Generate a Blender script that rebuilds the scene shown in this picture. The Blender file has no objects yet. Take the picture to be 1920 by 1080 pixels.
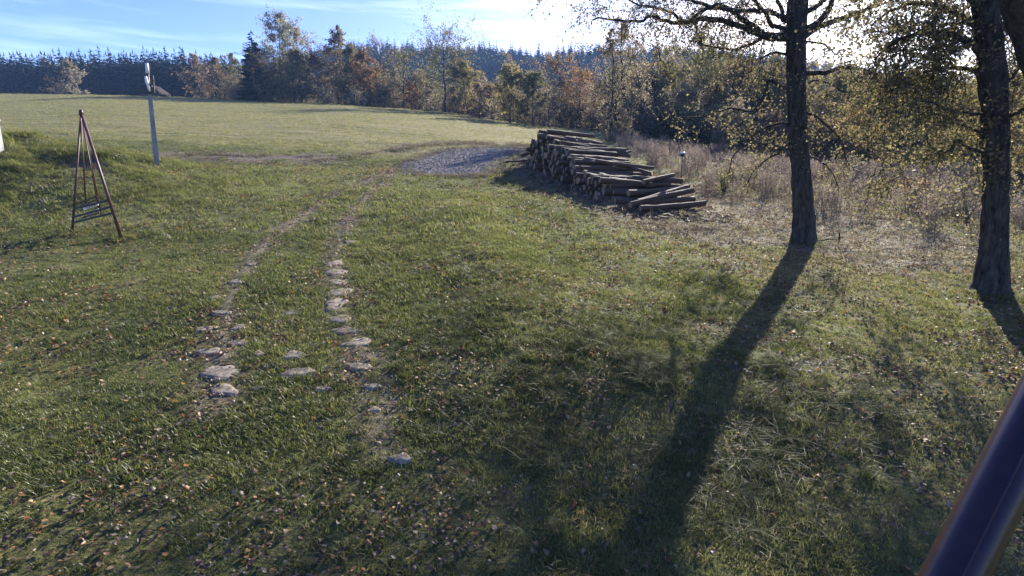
import bpy, math, random
import numpy as np
from mathutils import Vector, Matrix

rng = np.random.default_rng(7)
random.seed(7)
scene = bpy.context.scene
COL = scene.collection

# ------------------------------------------------------------------ camera
F = 1000.0 / 1920.0
PITCH = math.atan(0.2)
CAMZ = 3.2
CP, SP = math.cos(PITCH), math.sin(PITCH)
cam_d = bpy.data.cameras.new('camera')
cam_d.sensor_width = 36.0
cam_d.lens = 36.0 * F
cam_d.clip_start = 0.05
cam_d.clip_end = 3000
cam = bpy.data.objects.new('camera', cam_d)
cam.location = (0, 0, CAMZ)
cam.rotation_euler = (math.pi / 2 - PITCH, 0, 0)
COL.objects.link(cam)
scene.camera = cam

# ------------------------------------------------------------------ sky, sun, exposure
SUN_AZ, SUN_EL = math.radians(30.0), math.radians(28.0)
SKY_STRENGTH, SUN_STRENGTH, EXPOSURE = 0.084, 4.2, 1.86
world = bpy.data.worlds.new('World')
scene.world = world
world.use_nodes = True
wn, wl = world.node_tree.nodes, world.node_tree.links
wn.clear()
w_out = wn.new('ShaderNodeOutputWorld')
w_bg = wn.new('ShaderNodeBackground')
w_bg.inputs['Strength'].default_value = SKY_STRENGTH
w_sky = wn.new('ShaderNodeTexSky')
w_sky.sky_type = 'NISHITA'
w_sky.sun_disc = False
w_sky.sun_elevation = SUN_EL
w_sky.sun_rotation = SUN_AZ
w_sky.altitude = 600
w_sky.air_density = 1.0
w_sky.dust_density = 1.3
w_sky.ozone_density = 3.0
# thin cirrus streaks
w_tc = wn.new('ShaderNodeTexCoord')
w_map = wn.new('ShaderNodeMapping')
w_map.inputs['Rotation'].default_value = (0.0, math.radians(-15), math.radians(20))
w_map.inputs['Scale'].default_value = (1.8, 1.8, 24.0)
w_noise = wn.new('ShaderNodeTexNoise')
w_noise.inputs['Scale'].default_value = 2.2
w_noise.inputs['Detail'].default_value = 6
w_noise.inputs['Roughness'].default_value = 0.55
w_ramp = wn.new('ShaderNodeValToRGB')
w_ramp.color_ramp.elements[0].position = 0.47
w_ramp.color_ramp.elements[0].color = (0, 0, 0, 1)
w_ramp.color_ramp.elements[1].position = 0.70
w_ramp.color_ramp.elements[1].color = (1, 1, 1, 1)
w_mul = wn.new('ShaderNodeMath'); w_mul.operation = 'MULTIPLY'
w_mul.inputs[1].default_value = 0.62
w_mix = wn.new('ShaderNodeMixRGB'); w_mix.blend_type = 'MIX'
w_bright = wn.new('ShaderNodeMixRGB'); w_bright.blend_type = 'MULTIPLY'
w_bright.inputs['Fac'].default_value = 1.0
w_bright.inputs['Color2'].default_value = (2.2, 1.75, 1.35, 1)
wl.new(w_tc.outputs['Generated'], w_map.inputs['Vector'])
wl.new(w_map.outputs['Vector'], w_noise.inputs['Vector'])
wl.new(w_noise.outputs['Fac'], w_ramp.inputs['Fac'])
wl.new(w_ramp.outputs['Color'], w_mul.inputs[0])
wl.new(w_mul.outputs[0], w_mix.inputs['Fac'])
w_hs = wn.new('ShaderNodeHueSaturation'); w_hs.inputs['Saturation'].default_value = 1.3
w_hs.inputs['Hue'].default_value = 0.53
wl.new(w_sky.outputs['Color'], w_hs.inputs['Color'])
wl.new(w_hs.outputs['Color'], w_bright.inputs['Color1'])
wl.new(w_hs.outputs['Color'], w_mix.inputs['Color1'])
wl.new(w_bright.outputs['Color'], w_mix.inputs['Color2'])
wl.new(w_mix.outputs['Color'], w_bg.inputs['Color'])
wl.new(w_bg.outputs['Background'], w_out.inputs['Surface'])

sun_d = bpy.data.lights.new('sun', 'SUN')
sun_d.energy = SUN_STRENGTH
sun_d.angle = math.radians(0.53)
sun_d.color = (1.0, 0.93, 0.82)
sun = bpy.data.objects.new('sun', sun_d)
sdir = Vector((math.sin(SUN_AZ) * math.cos(SUN_EL), math.cos(SUN_AZ) * math.cos(SUN_EL), math.sin(SUN_EL)))
sun.rotation_euler = (-sdir).to_track_quat('-Z', 'Y').to_euler()
sun.location = (30, 45, 60)
COL.objects.link(sun)

vs = scene.view_settings
vs.view_transform = 'Standard'
vs.look = 'None'
vs.exposure = EXPOSURE
vs.gamma = 1.0
vs.use_curve_mapping = False
scene.render.engine = 'CYCLES'
scene.cycles.use_denoising = True
scene.cycles.max_bounces = 6
scene.cycles.transparent_max_bounces = 8
scene.cycles.volume_bounces = 0

# ------------------------------------------------------------------ helpers: picture <-> place
def sstep(a, b, x):
    t = np.clip((x - a) / (b - a), 0, 1)
    return t * t * (3 - 2 * t)

def ray(X, Y):
    u, w = (X - 960) / 1000.0, (540 - Y) / 1000.0
    return np.array([u, CP + w * SP, -SP + w * CP])

def P(X, Y, d):                                  # the point at depth d along that sight line
    r = ray(X, Y)
    return np.array([0, 0, CAMZ]) + r * (d / r[1])

def vnoise(x, y, s, seed=0):                     # cheap smooth value noise, vectorised
    x = np.asarray(x, float) / s + seed * 17.31
    y = np.asarray(y, float) / s - seed * 9.77
    xi, yi = np.floor(x), np.floor(y)
    fx, fy = x - xi, y - yi
    fx, fy = fx * fx * (3 - 2 * fx), fy * fy * (3 - 2 * fy)
    def h(a, b):
        v = np.sin(a * 127.1 + b * 311.7 + seed * 74.7) * 43758.5453
        return v - np.floor(v)
    return (h(xi, yi) * (1 - fx) + h(xi + 1, yi) * fx) * (1 - fy) + (h(xi, yi + 1) * (1 - fx) + h(xi + 1, yi + 1) * fx) * fy

T_TAB = [-1.6, -0.75, -0.3, -0.1, 0.05, 0.18, 0.35, 0.5, 0.9, 1.6]
C_TAB = [0.150, 0.151, 0.134, 0.119, 0.100, 0.085, 0.055, 0.018, -0.060, -0.09]
D_TAB = [95, 92, 90, 85, 76, 64, 54, 46, 36, 32]
# far ridge: tree top rows in the photograph, turned into ground heights at 400 m
R_X = [-600, 0, 450, 600, 700, 800, 900, 960, 1010, 1040, 1130, 1250, 1400, 1500, 1600, 2000, 2600]
R_Y = [150, 128, 122, 92, 86, 86, 89, 93, 101, 94, 88, 90, 97, 108, 127, 160, 190]
R_T = [ray(a, b)[0] / ray(a, b)[1] for a, b in zip(R_X, R_Y)]
R_Z = [CAMZ + ray(a, b)[2] / ray(a, b)[1] * 400 - 16.0 for a, b in zip(R_X, R_Y)]

def H(x, y):
    x = np.asarray(x, float); y = np.asarray(y, float)
    yc = np.where(y < 0, y * 0.3, y)
    def near(xx, yy):
        return 0.145 * yy - 0.03 * np.clip(xx, -40, 40)
    z = near(x, yc)
    d = np.maximum(y, 25.0)
    t = np.clip(x / d, -1.6, 1.6)
    c = np.interp(t, T_TAB, C_TAB)
    Dc = np.interp(t, T_TAB, D_TAB)
    e25 = (near(t * 25, 25.0) - CAMZ) / 25.0
    q = np.clip((1 / d - 1 / Dc) / (1 / 25.0 - 1 / Dc), 0, 1)
    e = c - (c - e25) * q ** 1.2
    zf = CAMZ + e * np.minimum(d, Dc)
    rz = np.interp(t, R_T, R_Z)
    k = np.clip((d - 185) / 215.0, 0, 1.0)
    hill = (rz - zf) * k ** 1.15
    zf = zf + np.where(d > Dc, hill, 0)
    z = np.where(y > 25, zf, z)
    # grassy mound on the left, little bank in front, lumps
    bump_ = (vnoise(x, y, 1.3, 91) - .5) * .7 + (vnoise(x, y, .5, 92) - .5) * .3
    z = z + (1.4 + bump_) * np.exp(-0.5 * (((x + 17.6) / 4.0) ** 2 + ((y - 18.2) / 2.6) ** 2))
    bk = np.exp(-0.5 * ((x - (-.1 - .16 * (y - 8))) / .75) ** 2) * sstep(5.5, 8, y) * (1 - sstep(13, 19, y))
    z = z + 0.26 * bk
    z = z + 0.22 * np.exp(-0.5 * (((x - 1.3) / 1.6) ** 2 + ((y - 6.3) / 1.0) ** 2))
    far = 1 - sstep(25, 60, y)
    z = z + (vnoise(x, y, 2.3, 1) - 0.5) * 0.16 * far + (vnoise(x, y, 0.6, 2) - 0.5) * 0.05 * far
    z = z + (vnoise(x, y, 14, 3) - 0.5) * 0.5 * sstep(15, 60, y)
    return z

def gp(X, Y):                                    # where the sight line meets the ground
    r = ray(X, Y); r = r / r[1]
    lo = 1.0
    for d in np.geomspace(1.0, 300, 900):
        p = np.array([0, 0, CAMZ]) + r * d
        if p[2] < H(p[0], p[1]):
            hi = d
            for _ in range(30):
                m = 0.5 * (lo + hi)
                p = np.array([0, 0, CAMZ]) + r * m
                if p[2] < H(p[0], p[1]): hi = m
                else: lo = m
            return np.array([0, 0, CAMZ]) + r * hi
        lo = d
    return np.array([0, 0, CAMZ]) + r * 120

# ------------------------------------------------------------------ helpers: meshes and objects
def mesh_np(name, V, polys, mats, attrs=None, midx=None, smooth=True):
    """polys: list of int arrays (n x k)"""
    me = bpy.data.meshes.new(name)
    V = np.ascontiguousarray(V, np.float32)
    me.vertices.add(len(V)); me.vertices.foreach_set('co', V.ravel())
    polys = [np.asarray(p, np.int32) for p in polys if len(p)]
    tot = np.concatenate([np.full(len(p), p.shape[1], np.int32) for p in polys])
    idx = np.concatenate([p.ravel() for p in polys])
    st = np.concatenate([[0], np.cumsum(tot)[:-1]]).astype(np.int32)
    me.loops.add(len(idx)); me.loops.foreach_set('vertex_index', idx)
    me.polygons.add(len(tot)); me.polygons.foreach_set('loop_start', st); me.polygons.foreach_set('loop_total', tot)
    if midx is not None: me.polygons.foreach_set('material_index', np.asarray(midx, np.int32))
    me.polygons.foreach_set('use_smooth', np.full(len(tot), smooth))
    for m in (mats if isinstance(mats, (list, tuple)) else [mats]): me.materials.append(m)
    for k, a in (attrs or {}).items():
        a = np.ascontiguousarray(a, np.float32)
        if a.ndim == 1:
            at = me.attributes.new(k, 'FLOAT', 'POINT'); at.data.foreach_set('value', a)
        else:
            at = me.attributes.new(k, 'FLOAT_COLOR', 'POINT'); at.data.foreach_set('color', a.ravel())
    me.update(calc_edges=True)
    return me

def thing(name, label, cat, loc, rotz=0.0, group=None, data=None):
    o = bpy.data.objects.new(name, data); COL.objects.link(o)
    o.location = [float(v) for v in loc]; o.rotation_euler = (0, 0, rotz)
    o['label'] = label; o['category'] = cat
    if group: o['group'] = group
    return o

def part(name, me, parent, kind=None, label=None):
    o = bpy.data.objects.new(name, me); COL.objects.link(o); o.parent = parent
    if kind: o['kind'] = kind
    if label: o['label'] = label
    return o

def setting(name, me, kind='structure'):
    o = bpy.data.objects.new(name, me); COL.objects.link(o); o['kind'] = kind
    return o

def copy_tree(o, parent=None):
    c = o.copy(); COL.objects.link(c)
    if parent is not None: c.parent = parent
    for ch in o.children: copy_tree(ch, c)
    return c

class MB:
    """collects quads and tris"""
    def __init__(s): s.V = []; s.Q = []; s.T = []; s.n = 0
    def add(s, V, Q=None, T=None):
        s.V.append(np.asarray(V, float))
        if Q is not None and len(Q): s.Q.append(np.asarray(Q) + s.n)
        if T is not None and len(T): s.T.append(np.asarray(T) + s.n)
        s.n += len(V)
    def tube(s, pts, rad, sides=6, cap=True, wob=0.0, twist=0.0):
        pts = np.asarray(pts, float); rad = np.asarray(rad, float) * np.ones(len(pts)); n = len(pts)
        tan = np.gradient(pts, axis=0); tan /= np.linalg.norm(tan, axis=1)[:, None] + 1e-9
        ref = np.array([0.31, 0.87, 0.11]) if abs(tan[0][2]) > 0.8 else np.array([0, 0, 1.0])
        a = ref - tan * (tan @ ref)[:, None]; a /= np.linalg.norm(a, axis=1)[:, None] + 1e-9
        b = np.cross(tan, a)
        th = np.linspace(0, 2 * np.pi, sides, endpoint=False)
        rr = rad[:, None] * (1 + (wob * (rng.random((n, sides)) - 0.5) if wob else 0))
        V = pts[:, None, :] + rr[..., None] * (np.cos(th)[None, :, None] * a[:, None, :] + np.sin(th)[None, :, None] * b[:, None, :])
        V = V.reshape(-1, 3)
        i = np.arange(n - 1)[:, None] * sides; j = np.arange(sides)[None, :]; k = (j + 1) % sides
        Q = np.stack([i + j, i + k, i + sides + k, i + sides + j], -1).reshape(-1, 4)
        T = []
        if cap:
            V = np.vstack([V, pts[0], pts[-1]]); c0, c1 = n * sides, n * sides + 1
            for q in range(sides):
                T.append((c0, (q + 1) % sides, q)); T.append((c1, (n - 1) * sides + q, (n - 1) * sides + (q + 1) % sides))
        s.add(V, Q, T)
    def box(s, c, sx, sy, sz, M=None):
        v = np.array([[x, y, z] for x in (-.5, .5) for y in (-.5, .5) for z in (-.5, .5)]) * [sx, sy, sz]
        if M is not None: v = v @ np.asarray(M).T
        s.add(v + np.asarray(c), [(0, 1, 3, 2), (4, 6, 7, 5), (0, 4, 5, 1), (2, 3, 7, 6), (0, 2, 6, 4), (1, 5, 7, 3)])
    def bar(s, a, b, w, h, up=(0, 0, 1)):
        a, b = np.asarray(a, float), np.asarray(b, float); L = np.linalg.norm(b - a); x = (b - a) / L
        y = np.cross(up, x); y /= np.linalg.norm(y) + 1e-9; z = np.cross(x, y)
        s.box((a + b) / 2, L, w, h, np.stack([x, y, z], 1))
    def mesh(s, name, mat, smooth=True, attrs=None):
        polys = ([np.vstack(s.Q)] if s.Q else []) + ([np.vstack(s.T)] if s.T else [])
        return mesh_np(name, np.vstack(s.V), polys, mat, attrs, smooth=smooth)

def leaf_cards(pts, size, aspect=0.62, flat=0.0):
    """one rhombic leaf per point; returns V, Q, v(random per leaf)"""
    pts = np.asarray(pts, float); n = len(pts)
    size = np.asarray(size, float) * np.ones(n)
    nrm = rng.normal(size=(n, 3)); nrm[:, 2] += flat * 3; nrm /= np.linalg.norm(nrm, axis=1)[:, None]
    a = np.cross(nrm, rng.normal(size=(n, 3))); a /= np.linalg.norm(a, axis=1)[:, None] + 1e-9
    b = np.cross(nrm, a)
    s = size[:, None]
    V = np.stack([pts - a * s * .5, pts + b * s * aspect * .5 - a * s * .08, pts + a * s * .5, pts - b * s * aspect * .5 - a * s * .08], 1).reshape(-1, 3)
    Q = np.arange(4 * n).reshape(-1, 4)
    v = np.repeat(rng.random(n), 4)
    return V, Q, v

# ------------------------------------------------------------------ materials
def new_mat(name):
    m = bpy.data.materials.new(name); m.use_nodes = True
    m.node_tree.nodes.clear()
    return m, m.node_tree.nodes, m.node_tree.links

def ramp_node(n, cols, pos=None):
    r = n.new('ShaderNodeValToRGB'); e = r.color_ramp.elements
    pos = pos or [i / max(1, len(cols) - 1) for i in range(len(cols))]
    while len(e) < len(cols): e.new(0.5)
    for i, (c, p) in enumerate(zip(cols, pos)):
        e[i].position = p; e[i].color = (*c, 1)
    return r

def leaf_mat(name, cols, trans=0.5, gloss=0.08, rough=0.4, inst=False, pos=None):
    m, n, l = new_mat(name)
    at = n.new('ShaderNodeAttribute'); at.attribute_name = 'tint' if inst else 'v'
    at.attribute_type = 'INSTANCER' if inst else 'GEOMETRY'
    fac = at.outputs['Fac']
    if inst:
        at2 = n.new('ShaderNodeAttribute'); at2.attribute_name = 'v'
        ma = n.new('ShaderNodeMath'); ma.operation = 'MULTIPLY_ADD'; ma.inputs[1].default_value = 0.3
        l.new(at2.outputs['Fac'], ma.inputs[0]); l.new(at.outputs['Fac'], ma.inputs[2])
        mb = n.new('ShaderNodeMath'); mb.operation = 'SUBTRACT'; mb.inputs[1].default_value = 0.15
        l.new(ma.outputs[0], mb.inputs[0]); fac = mb.outputs[0]
    r = ramp_node(n, cols, pos); l.new(fac, r.inputs['Fac'])
    d = n.new('ShaderNodeBsdfDiffuse'); t = n.new('ShaderNodeBsdfTranslucent'); g = n.new('ShaderNodeBsdfGlossy')
    g.inputs['Roughness'].default_value = rough
    g.inputs['Color'].default_value = (0.8, 0.8, 0.8, 1)
    mx = n.new('ShaderNodeMixShader'); mx.inputs[0].default_value = trans
    m2 = n.new('ShaderNodeMixShader'); m2.inputs[0].default_value = gloss
    o = n.new('ShaderNodeOutputMaterial')
    l.new(r.outputs['Color'], d.inputs['Color']); l.new(r.outputs['Color'], t.inputs['Color'])
    l.new(d.outputs[0], mx.inputs[1]); l.new(t.outputs[0], mx.inputs[2])
    l.new(mx.outputs[0], m2.inputs[1]); l.new(g.outputs[0], m2.inputs[2])
    l.new(m2.outputs[0], o.inputs['Surface'])
    return m

def solid_mat(name, c1, c2, scale=6.0, rough=0.8, bump=0.0, stretch=(1, 1, 1), metallic=0.0, detail=6, spec=0.3, coat=0.0):
    m, n, l = new_mat(name)
    tc = n.new('ShaderNodeTexCoord'); mp = n.new('ShaderNodeMapping'); mp.inputs['Scale'].default_value = stretch
    no = n.new('ShaderNodeTexNoise'); no.inputs['Scale'].default_value = scale; no.inputs['Detail'].default_value = detail
    no.inputs['Roughness'].default_value = 0.65
    r = ramp_node(n, [c1, c2], [0.35, 0.65]); b = n.new('ShaderNodeBsdfPrincipled')
    b.inputs['Roughness'].default_value = rough; b.inputs['Metallic'].default_value = metallic
    b.inputs['Specular IOR Level'].default_value = spec
    b.inputs['Coat Weight'].default_value = coat
    o = n.new('ShaderNodeOutputMaterial')
    l.new(tc.outputs['Object'], mp.inputs['Vector']); l.new(mp.outputs['Vector'], no.inputs['Vector'])
    l.new(no.outputs['Fac'], r.inputs['Fac']); l.new(r.outputs['Color'], b.inputs['Base Color'])
    if bump:
        bp = n.new('ShaderNodeBump'); bp.inputs['Strength'].default_value = bump; bp.inputs['Distance'].default_value = 0.03
        l.new(no.outputs['Fac'], bp.inputs['Height']); l.new(bp.outputs['Normal'], b.inputs['Normal'])
    l.new(b.outputs[0], o.inputs['Surface'])
    return m

M_BARK = solid_mat('bark', (0.016, 0.015, 0.014), (0.085, 0.078, 0.068), 14, 0.9, 0.8, (1, 1, 0.25), spec=0.1)
M_BARK_DARK = solid_mat('dark_bark', (0.02, 0.018, 0.017), (0.055, 0.05, 0.045), 5, 0.9, 0.4, (1, 1, 0.3), spec=0.1)
M_BIRCH = solid_mat('birch_bark', (0.06, 0.055, 0.05), (0.34, 0.32, 0.29), 3.0, 0.8, 0.2, (1, 1, 0.7), spec=0.2)
M_GREYTWIG = solid_mat('grey_branch', (0.09, 0.08, 0.07), (0.19, 0.17, 0.15), 4, 0.9, 0.1, spec=0.1)
M_LOGBARK = solid_mat('log_bark', (0.028, 0.018, 0.012), (0.125, 0.08, 0.052), 9, 0.75, 0.7, (0.3, 1, 1), spec=0.35)
M_LOGEND = solid_mat('cut_wood', (0.13, 0.09, 0.055), (0.33, 0.24, 0.14), 7, 0.8, 0.1, spec=0.2)
M_STONE = solid_mat('paving_stone', (0.14, 0.12, 0.092), (0.31, 0.265, 0.20), 11, 0.95, 0.8, spec=0.05)
M_GRAVEL = solid_mat('gravel', (0.065, 0.06, 0.052), (0.18, 0.168, 0.15), 4, 0.95, 0.9, spec=0.05, detail=9)
M_SOIL = solid_mat('trodden_soil', (0.065, 0.055, 0.036), (0.19, 0.16, 0.11), 9, 0.95, 0.8, spec=0.1, detail=9)
M_RUST = solid_mat('rusty_brown_steel', (0.045, 0.018, 0.015), (0.10, 0.04, 0.03), 9, 0.5, 0.1, spec=0.4)
M_CONC = solid_mat('grey_concrete', (0.18, 0.185, 0.18), (0.30, 0.305, 0.30), 5, 0.8, 0.2, spec=0.2)
M_WHITE = solid_mat('white_paint', (0.66, 0.66, 0.64), (0.80, 0.80, 0.78), 8, 0.45, 0.05, spec=0.4)
M_POST = solid_mat('weathered_white_paint', (0.30, 0.30, 0.29), (0.46, 0.46, 0.45), 8, 0.6, 0.1, spec=0.2)
M_BLACK = solid_mat('black_metal', (0.02, 0.02, 0.022), (0.05, 0.05, 0.055), 8, 0.45, 0.05, spec=0.4)
M_PIPE = solid_mat('glossy_brown_paint', (0.014, 0.007, 0.008), (0.034, 0.013, 0.012), 22, 0.36, 0.02, spec=0.45, coat=0.12)
M_WOOD = solid_mat('weathered_wood', (0.06, 0.045, 0.035), (0.14, 0.11, 0.085), 5, 0.85, 0.2, (1, 1, 0.2), spec=0.15)
M_ROOF = solid_mat('brown_roofing', (0.014, 0.010, 0.009), (0.028, 0.018, 0.014), 4, 0.8, 0.1, spec=0.2)

# ------------------------------------------------------------------ the ground
def px_poly(pts): return np.array([gp(*p)[:2] for p in pts])
def in_poly(x, y, poly):
    x = np.asarray(x); y = np.asarray(y); ins = np.zeros(x.shape, bool); n = len(poly)
    for i in range(n):
        x0, y0 = poly[i]; x1, y1 = poly[(i + 1) % n]
        c = ((y0 > y) != (y1 > y)) & (x < (x1 - x0) * (y - y0) / (y1 - y0 + 1e-12) + x0)
        ins ^= c
    return ins
def dist_line(x, y, line):
    x = np.asarray(x); y = np.asarray(y); best = np.full(x.shape, 1e9)
    for i in range(len(line) - 1):
        a, b = line[i], line[i + 1]; ab = b - a
        t = np.clip(((x - a[0]) * ab[0] + (y - a[1]) * ab[1]) / (ab @ ab), 0, 1)
        best = np.minimum(best, np.hypot(x - a[0] - t * ab[0], y - a[1] - t * ab[1]))
    return best

TRACK_R = px_poly([(750, 318), (712, 350), (672, 385), (648, 420), (628, 470), (630, 540), (642, 600), (662, 640), (688, 690), (715, 770), (722, 830)])
TRACK_L = px_poly([(735, 318), (640, 358), (560, 405), (500, 450), (465, 490), (440, 540), (422, 610), (412, 690), (405, 760)])
GRAVEL = px_poly([(742, 318), (800, 292), (850, 280), (900, 277), (950, 277), (990, 280), (960, 290), (935, 305), (925, 322), (900, 330), (850, 331), (790, 329)])
MUD = px_poly([(180, 288), (330, 292), (470, 296), (600, 300), (720, 287), (800, 272), (880, 268), (960, 272), (1000, 276)])
PILE_A, PILE_B = np.array([3.3, 17.3]), np.array([0.75, 27.6])
STRAW = px_poly([(960, 310), (1100, 352), (1150, 395), (1200, 420), (1330, 450), (1480, 470), (1600, 500), (1820, 520), (1900, 470), (1700, 420), (1480, 372), (1330, 360), (1230, 330), (1160, 280), (1000, 275)])
WEEDS = px_poly([(1130, 262), (1250, 282), (1400, 310), (1560, 335), (1910, 395), (1980, 450), (1830, 470), (1620, 425), (1460, 385), (1330, 372), (1310, 352), (1270, 345), (1230, 330), (1200, 305)])

def masks(x, y):
    wob = (vnoise(x, y, 1.1, 5) - .5) * 0.8 + (vnoise(x, y, 0.35, 6) - .5) * 0.4
    tr = np.minimum(dist_line(x, y, TRACK_R), dist_line(x, y, TRACK_L)) + wob * 0.3
    soil = (1 - sstep(0.08, 0.38, tr)) * 0.8
    md = dist_line(x, y, MUD)
    soil = np.maximum(soil, (1 - sstep(0.4, 2.0, md + wob * 1.6)) * sstep(.32, .55, vnoise(x, y, 1.3, 8) + .08))
    pd = dist_line(x, y, [PILE_A + (1.2, 0), PILE_B + (1.2, 0)])
    straw = np.maximum((1 - sstep(1.6, 3.4, pd + wob)) * .9, in_poly(x + wob, y + wob, STRAW) * .8)
    field = sstep(24, 29, y + 0.16 * x - 2 + wob) * (1 - sstep(2, 8, x - 0.02 * y))
    field = np.where(y > 31, 1 - sstep(4, 9, x - 0.1 * (y - 30)), field)
    lush = np.exp(-0.5 * (((x + 2.2) / 2.6) ** 2 + ((y - 12) / 5.5) ** 2)) + np.exp(-0.5 * (((x + 17.6) / 5.0) ** 2 + ((y - 18) / 4) ** 2))
    return soil, straw, field, np.clip(lush, 0, 1)

def axis(a, b, step, grow, lo, hi):
    core = np.arange(a, b + 1e-6, step)
    up, s, v = [], step, b
    while v < hi: s = min(s * grow, 14); v += s; up.append(v)
    dn, s, v = [], step, a
    while v > lo: s = min(s * grow, 14); v -= s; dn.append(v)
    return np.array(dn[::-1] + list(core) + up)

gx = axis(-13, 13, 0.09, 1.045, -620, 620)
gy = axis(2.5, 15, 0.08, 1.017, -14, 620)
GX, GY = np.meshgrid(gx, gy)
GZ = H(GX, GY)
so, st_, fi, lu = masks(GX.ravel(), GY.ravel())
V = np.stack([GX.ravel(), GY.ravel(), GZ.ravel()], 1)
nx, ny = len(gx), len(gy)
i = (np.arange(ny - 1)[:, None] * nx + np.arange(nx - 1)[None, :]).ravel()
Q = np.stack([i, i + 1, i + nx + 1, i + nx], 1)

def ground_mat():
    m, n, l = new_mat('meadow_ground')
    at = n.new('ShaderNodeAttribute'); at.attribute_name = 'mask'
    sp = n.new('ShaderNodeSeparateColor'); l.new(at.outputs['Color'], sp.inputs[0])
    tc = n.new('ShaderNodeTexCoord')
    def noise(scale, detail=6, vec=None, rough=0.65):
        q = n.new('ShaderNodeTexNoise'); q.inputs['Scale'].default_value = scale; q.inputs['Detail'].default_value = detail
        q.inputs['Roughness'].default_value = rough
        l.new(vec or tc.outputs['Object'], q.inputs['Vector']); return q.outputs['Fac']
    def ramp(f, cols, pos=None):
        r = ramp_node(n, cols, pos); l.new(f, r.inputs['Fac']); return r.outputs['Color']
    def mix(f, a, b):
        x = n.new('ShaderNodeMixRGB'); l.new(f, x.inputs['Fac']); l.new(a, x.inputs['Color1']); l.new(b, x.inputs['Color2']); return x.outputs['Color']
    mp = n.new('ShaderNodeMapping'); mp.inputs['Scale'].default_value = (0.16, 1.0, 1.0); mp.inputs['Rotation'].default_value = (0, 0, math.radians(8))
    l.new(tc.outputs['Object'], mp.inputs['Vector'])
    lawn = mix(noise(0.7, 3), ramp(noise(9, 8), [(0.040, 0.042, 0.018), (0.10, 0.10, 0.036), (0.17, 0.14, 0.07)], [.3, .55, .75]),
               ramp(noise(14, 8), [(0.05, 0.054, 0.02), (0.12, 0.13, 0.042)], [.35, .65]))
    fa = ramp(noise(1.6, 9, mp.outputs['Vector']), [(0.065, 0.063, 0.026), (0.165, 0.155, 0.058), (0.28, 0.25, 0.125)], [.33, .5, .68])
    fb = ramp(noise(0.35, 5, mp.outputs['Vector']), [(0.125, 0.13, 0.045), (0.19, 0.165, 0.07)], [.4, .62])
    field = mix(noise(0.11, 3), fa, fb)
    soil = ramp(noise(11, 8), [(0.05, 0.042, 0.03), (0.13, 0.105, 0.075), (0.24, 0.20, 0.15)], [.3, .52, .75])
    straw = ramp(noise(8, 9), [(0.07, 0.06, 0.035), (0.17, 0.145, 0.085), (0.30, 0.26, 0.17)], [.3, .52, .75])
    c = mix(sp.outputs[2], lawn, field)
    c = mix(sp.outputs[1], c, straw)
    c = mix(sp.outputs[0], c, soil)
    floor_ = ramp(noise(.8, 8), [(0.025, 0.024, 0.014), (0.07, 0.055, 0.03)], [.35, .65])
    c = mix(at.outputs['Alpha'], floor_, c)
    b = n.new('ShaderNodeBsdfPrincipled'); b.inputs['Roughness'].default_value = 0.9; b.inputs['Specular IOR Level'].default_value = 0.1
    l.new(c, b.inputs['Base Color'])
    b1 = n.new('ShaderNodeBump'); b1.inputs['Strength'].default_value = 0.9; b1.inputs['Distance'].default_value = 0.06
    l.new(noise(5, 9), b1.inputs['Height'])
    b2 = n.new('ShaderNodeBump'); b2.inputs['Strength'].default_value = 0.7; b2.inputs['Distance'].default_value = 0.25
    l.new(noise(1.1, 6, mp.outputs['Vector']), b2.inputs['Height']); l.new(b1.outputs['Normal'], b2.inputs['Normal'])
    l.new(b2.outputs['Normal'], b.inputs['Normal'])
    o = n.new('ShaderNodeOutputMaterial'); l.new(b.outputs[0], o.inputs['Surface'])
    return m
tt_ = np.clip(GX / np.maximum(GY, 25), -1.6, 1.6).ravel()
FOREST = sstep(4, 18, GY.ravel() - np.interp(tt_, T_TAB, D_TAB))
mask = np.stack([so, st_, fi, 1 - FOREST], 1)
setting('ground', mesh_np('ground', V, [Q], ground_mat(), {'mask': mask}))

# gravel turning place and the two worn wheel tracks of the path
def sheet_poly(poly, lift, step=0.25):
    x0, y0 = poly.min(0) - .5; x1, y1 = poly.max(0) + .5
    xs, ys = np.arange(x0, x1, step), np.arange(y0, y1, step)
    A, B = np.meshgrid(xs, ys)
    wob = (vnoise(A, B, .9, 11) - .5) * .5
    ok = in_poly(A + wob, B + wob, poly)
    Z = H(A, B) + lift
    V = np.stack([A.ravel(), B.ravel(), Z.ravel()], 1)
    n = len(xs); i = (np.arange(len(ys) - 1)[:, None] * n + np.arange(n - 1)[None, :])
    f = ok[:-1, :-1] & ok[1:, 1:] & ok[:-1, 1:] & ok[1:, :-1]
    i = i[f]
    return V, np.stack([i, i + 1, i + n + 1, i + n], 1)
gv, gq = sheet_poly(GRAVEL, 0.035, 0.12)
gv[:, 2] += (rng.random(len(gv)) - .5) * 0.02
setting('gravel_road', mesh_np('gravel_road', gv, [gq], M_GRAVEL))

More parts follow.
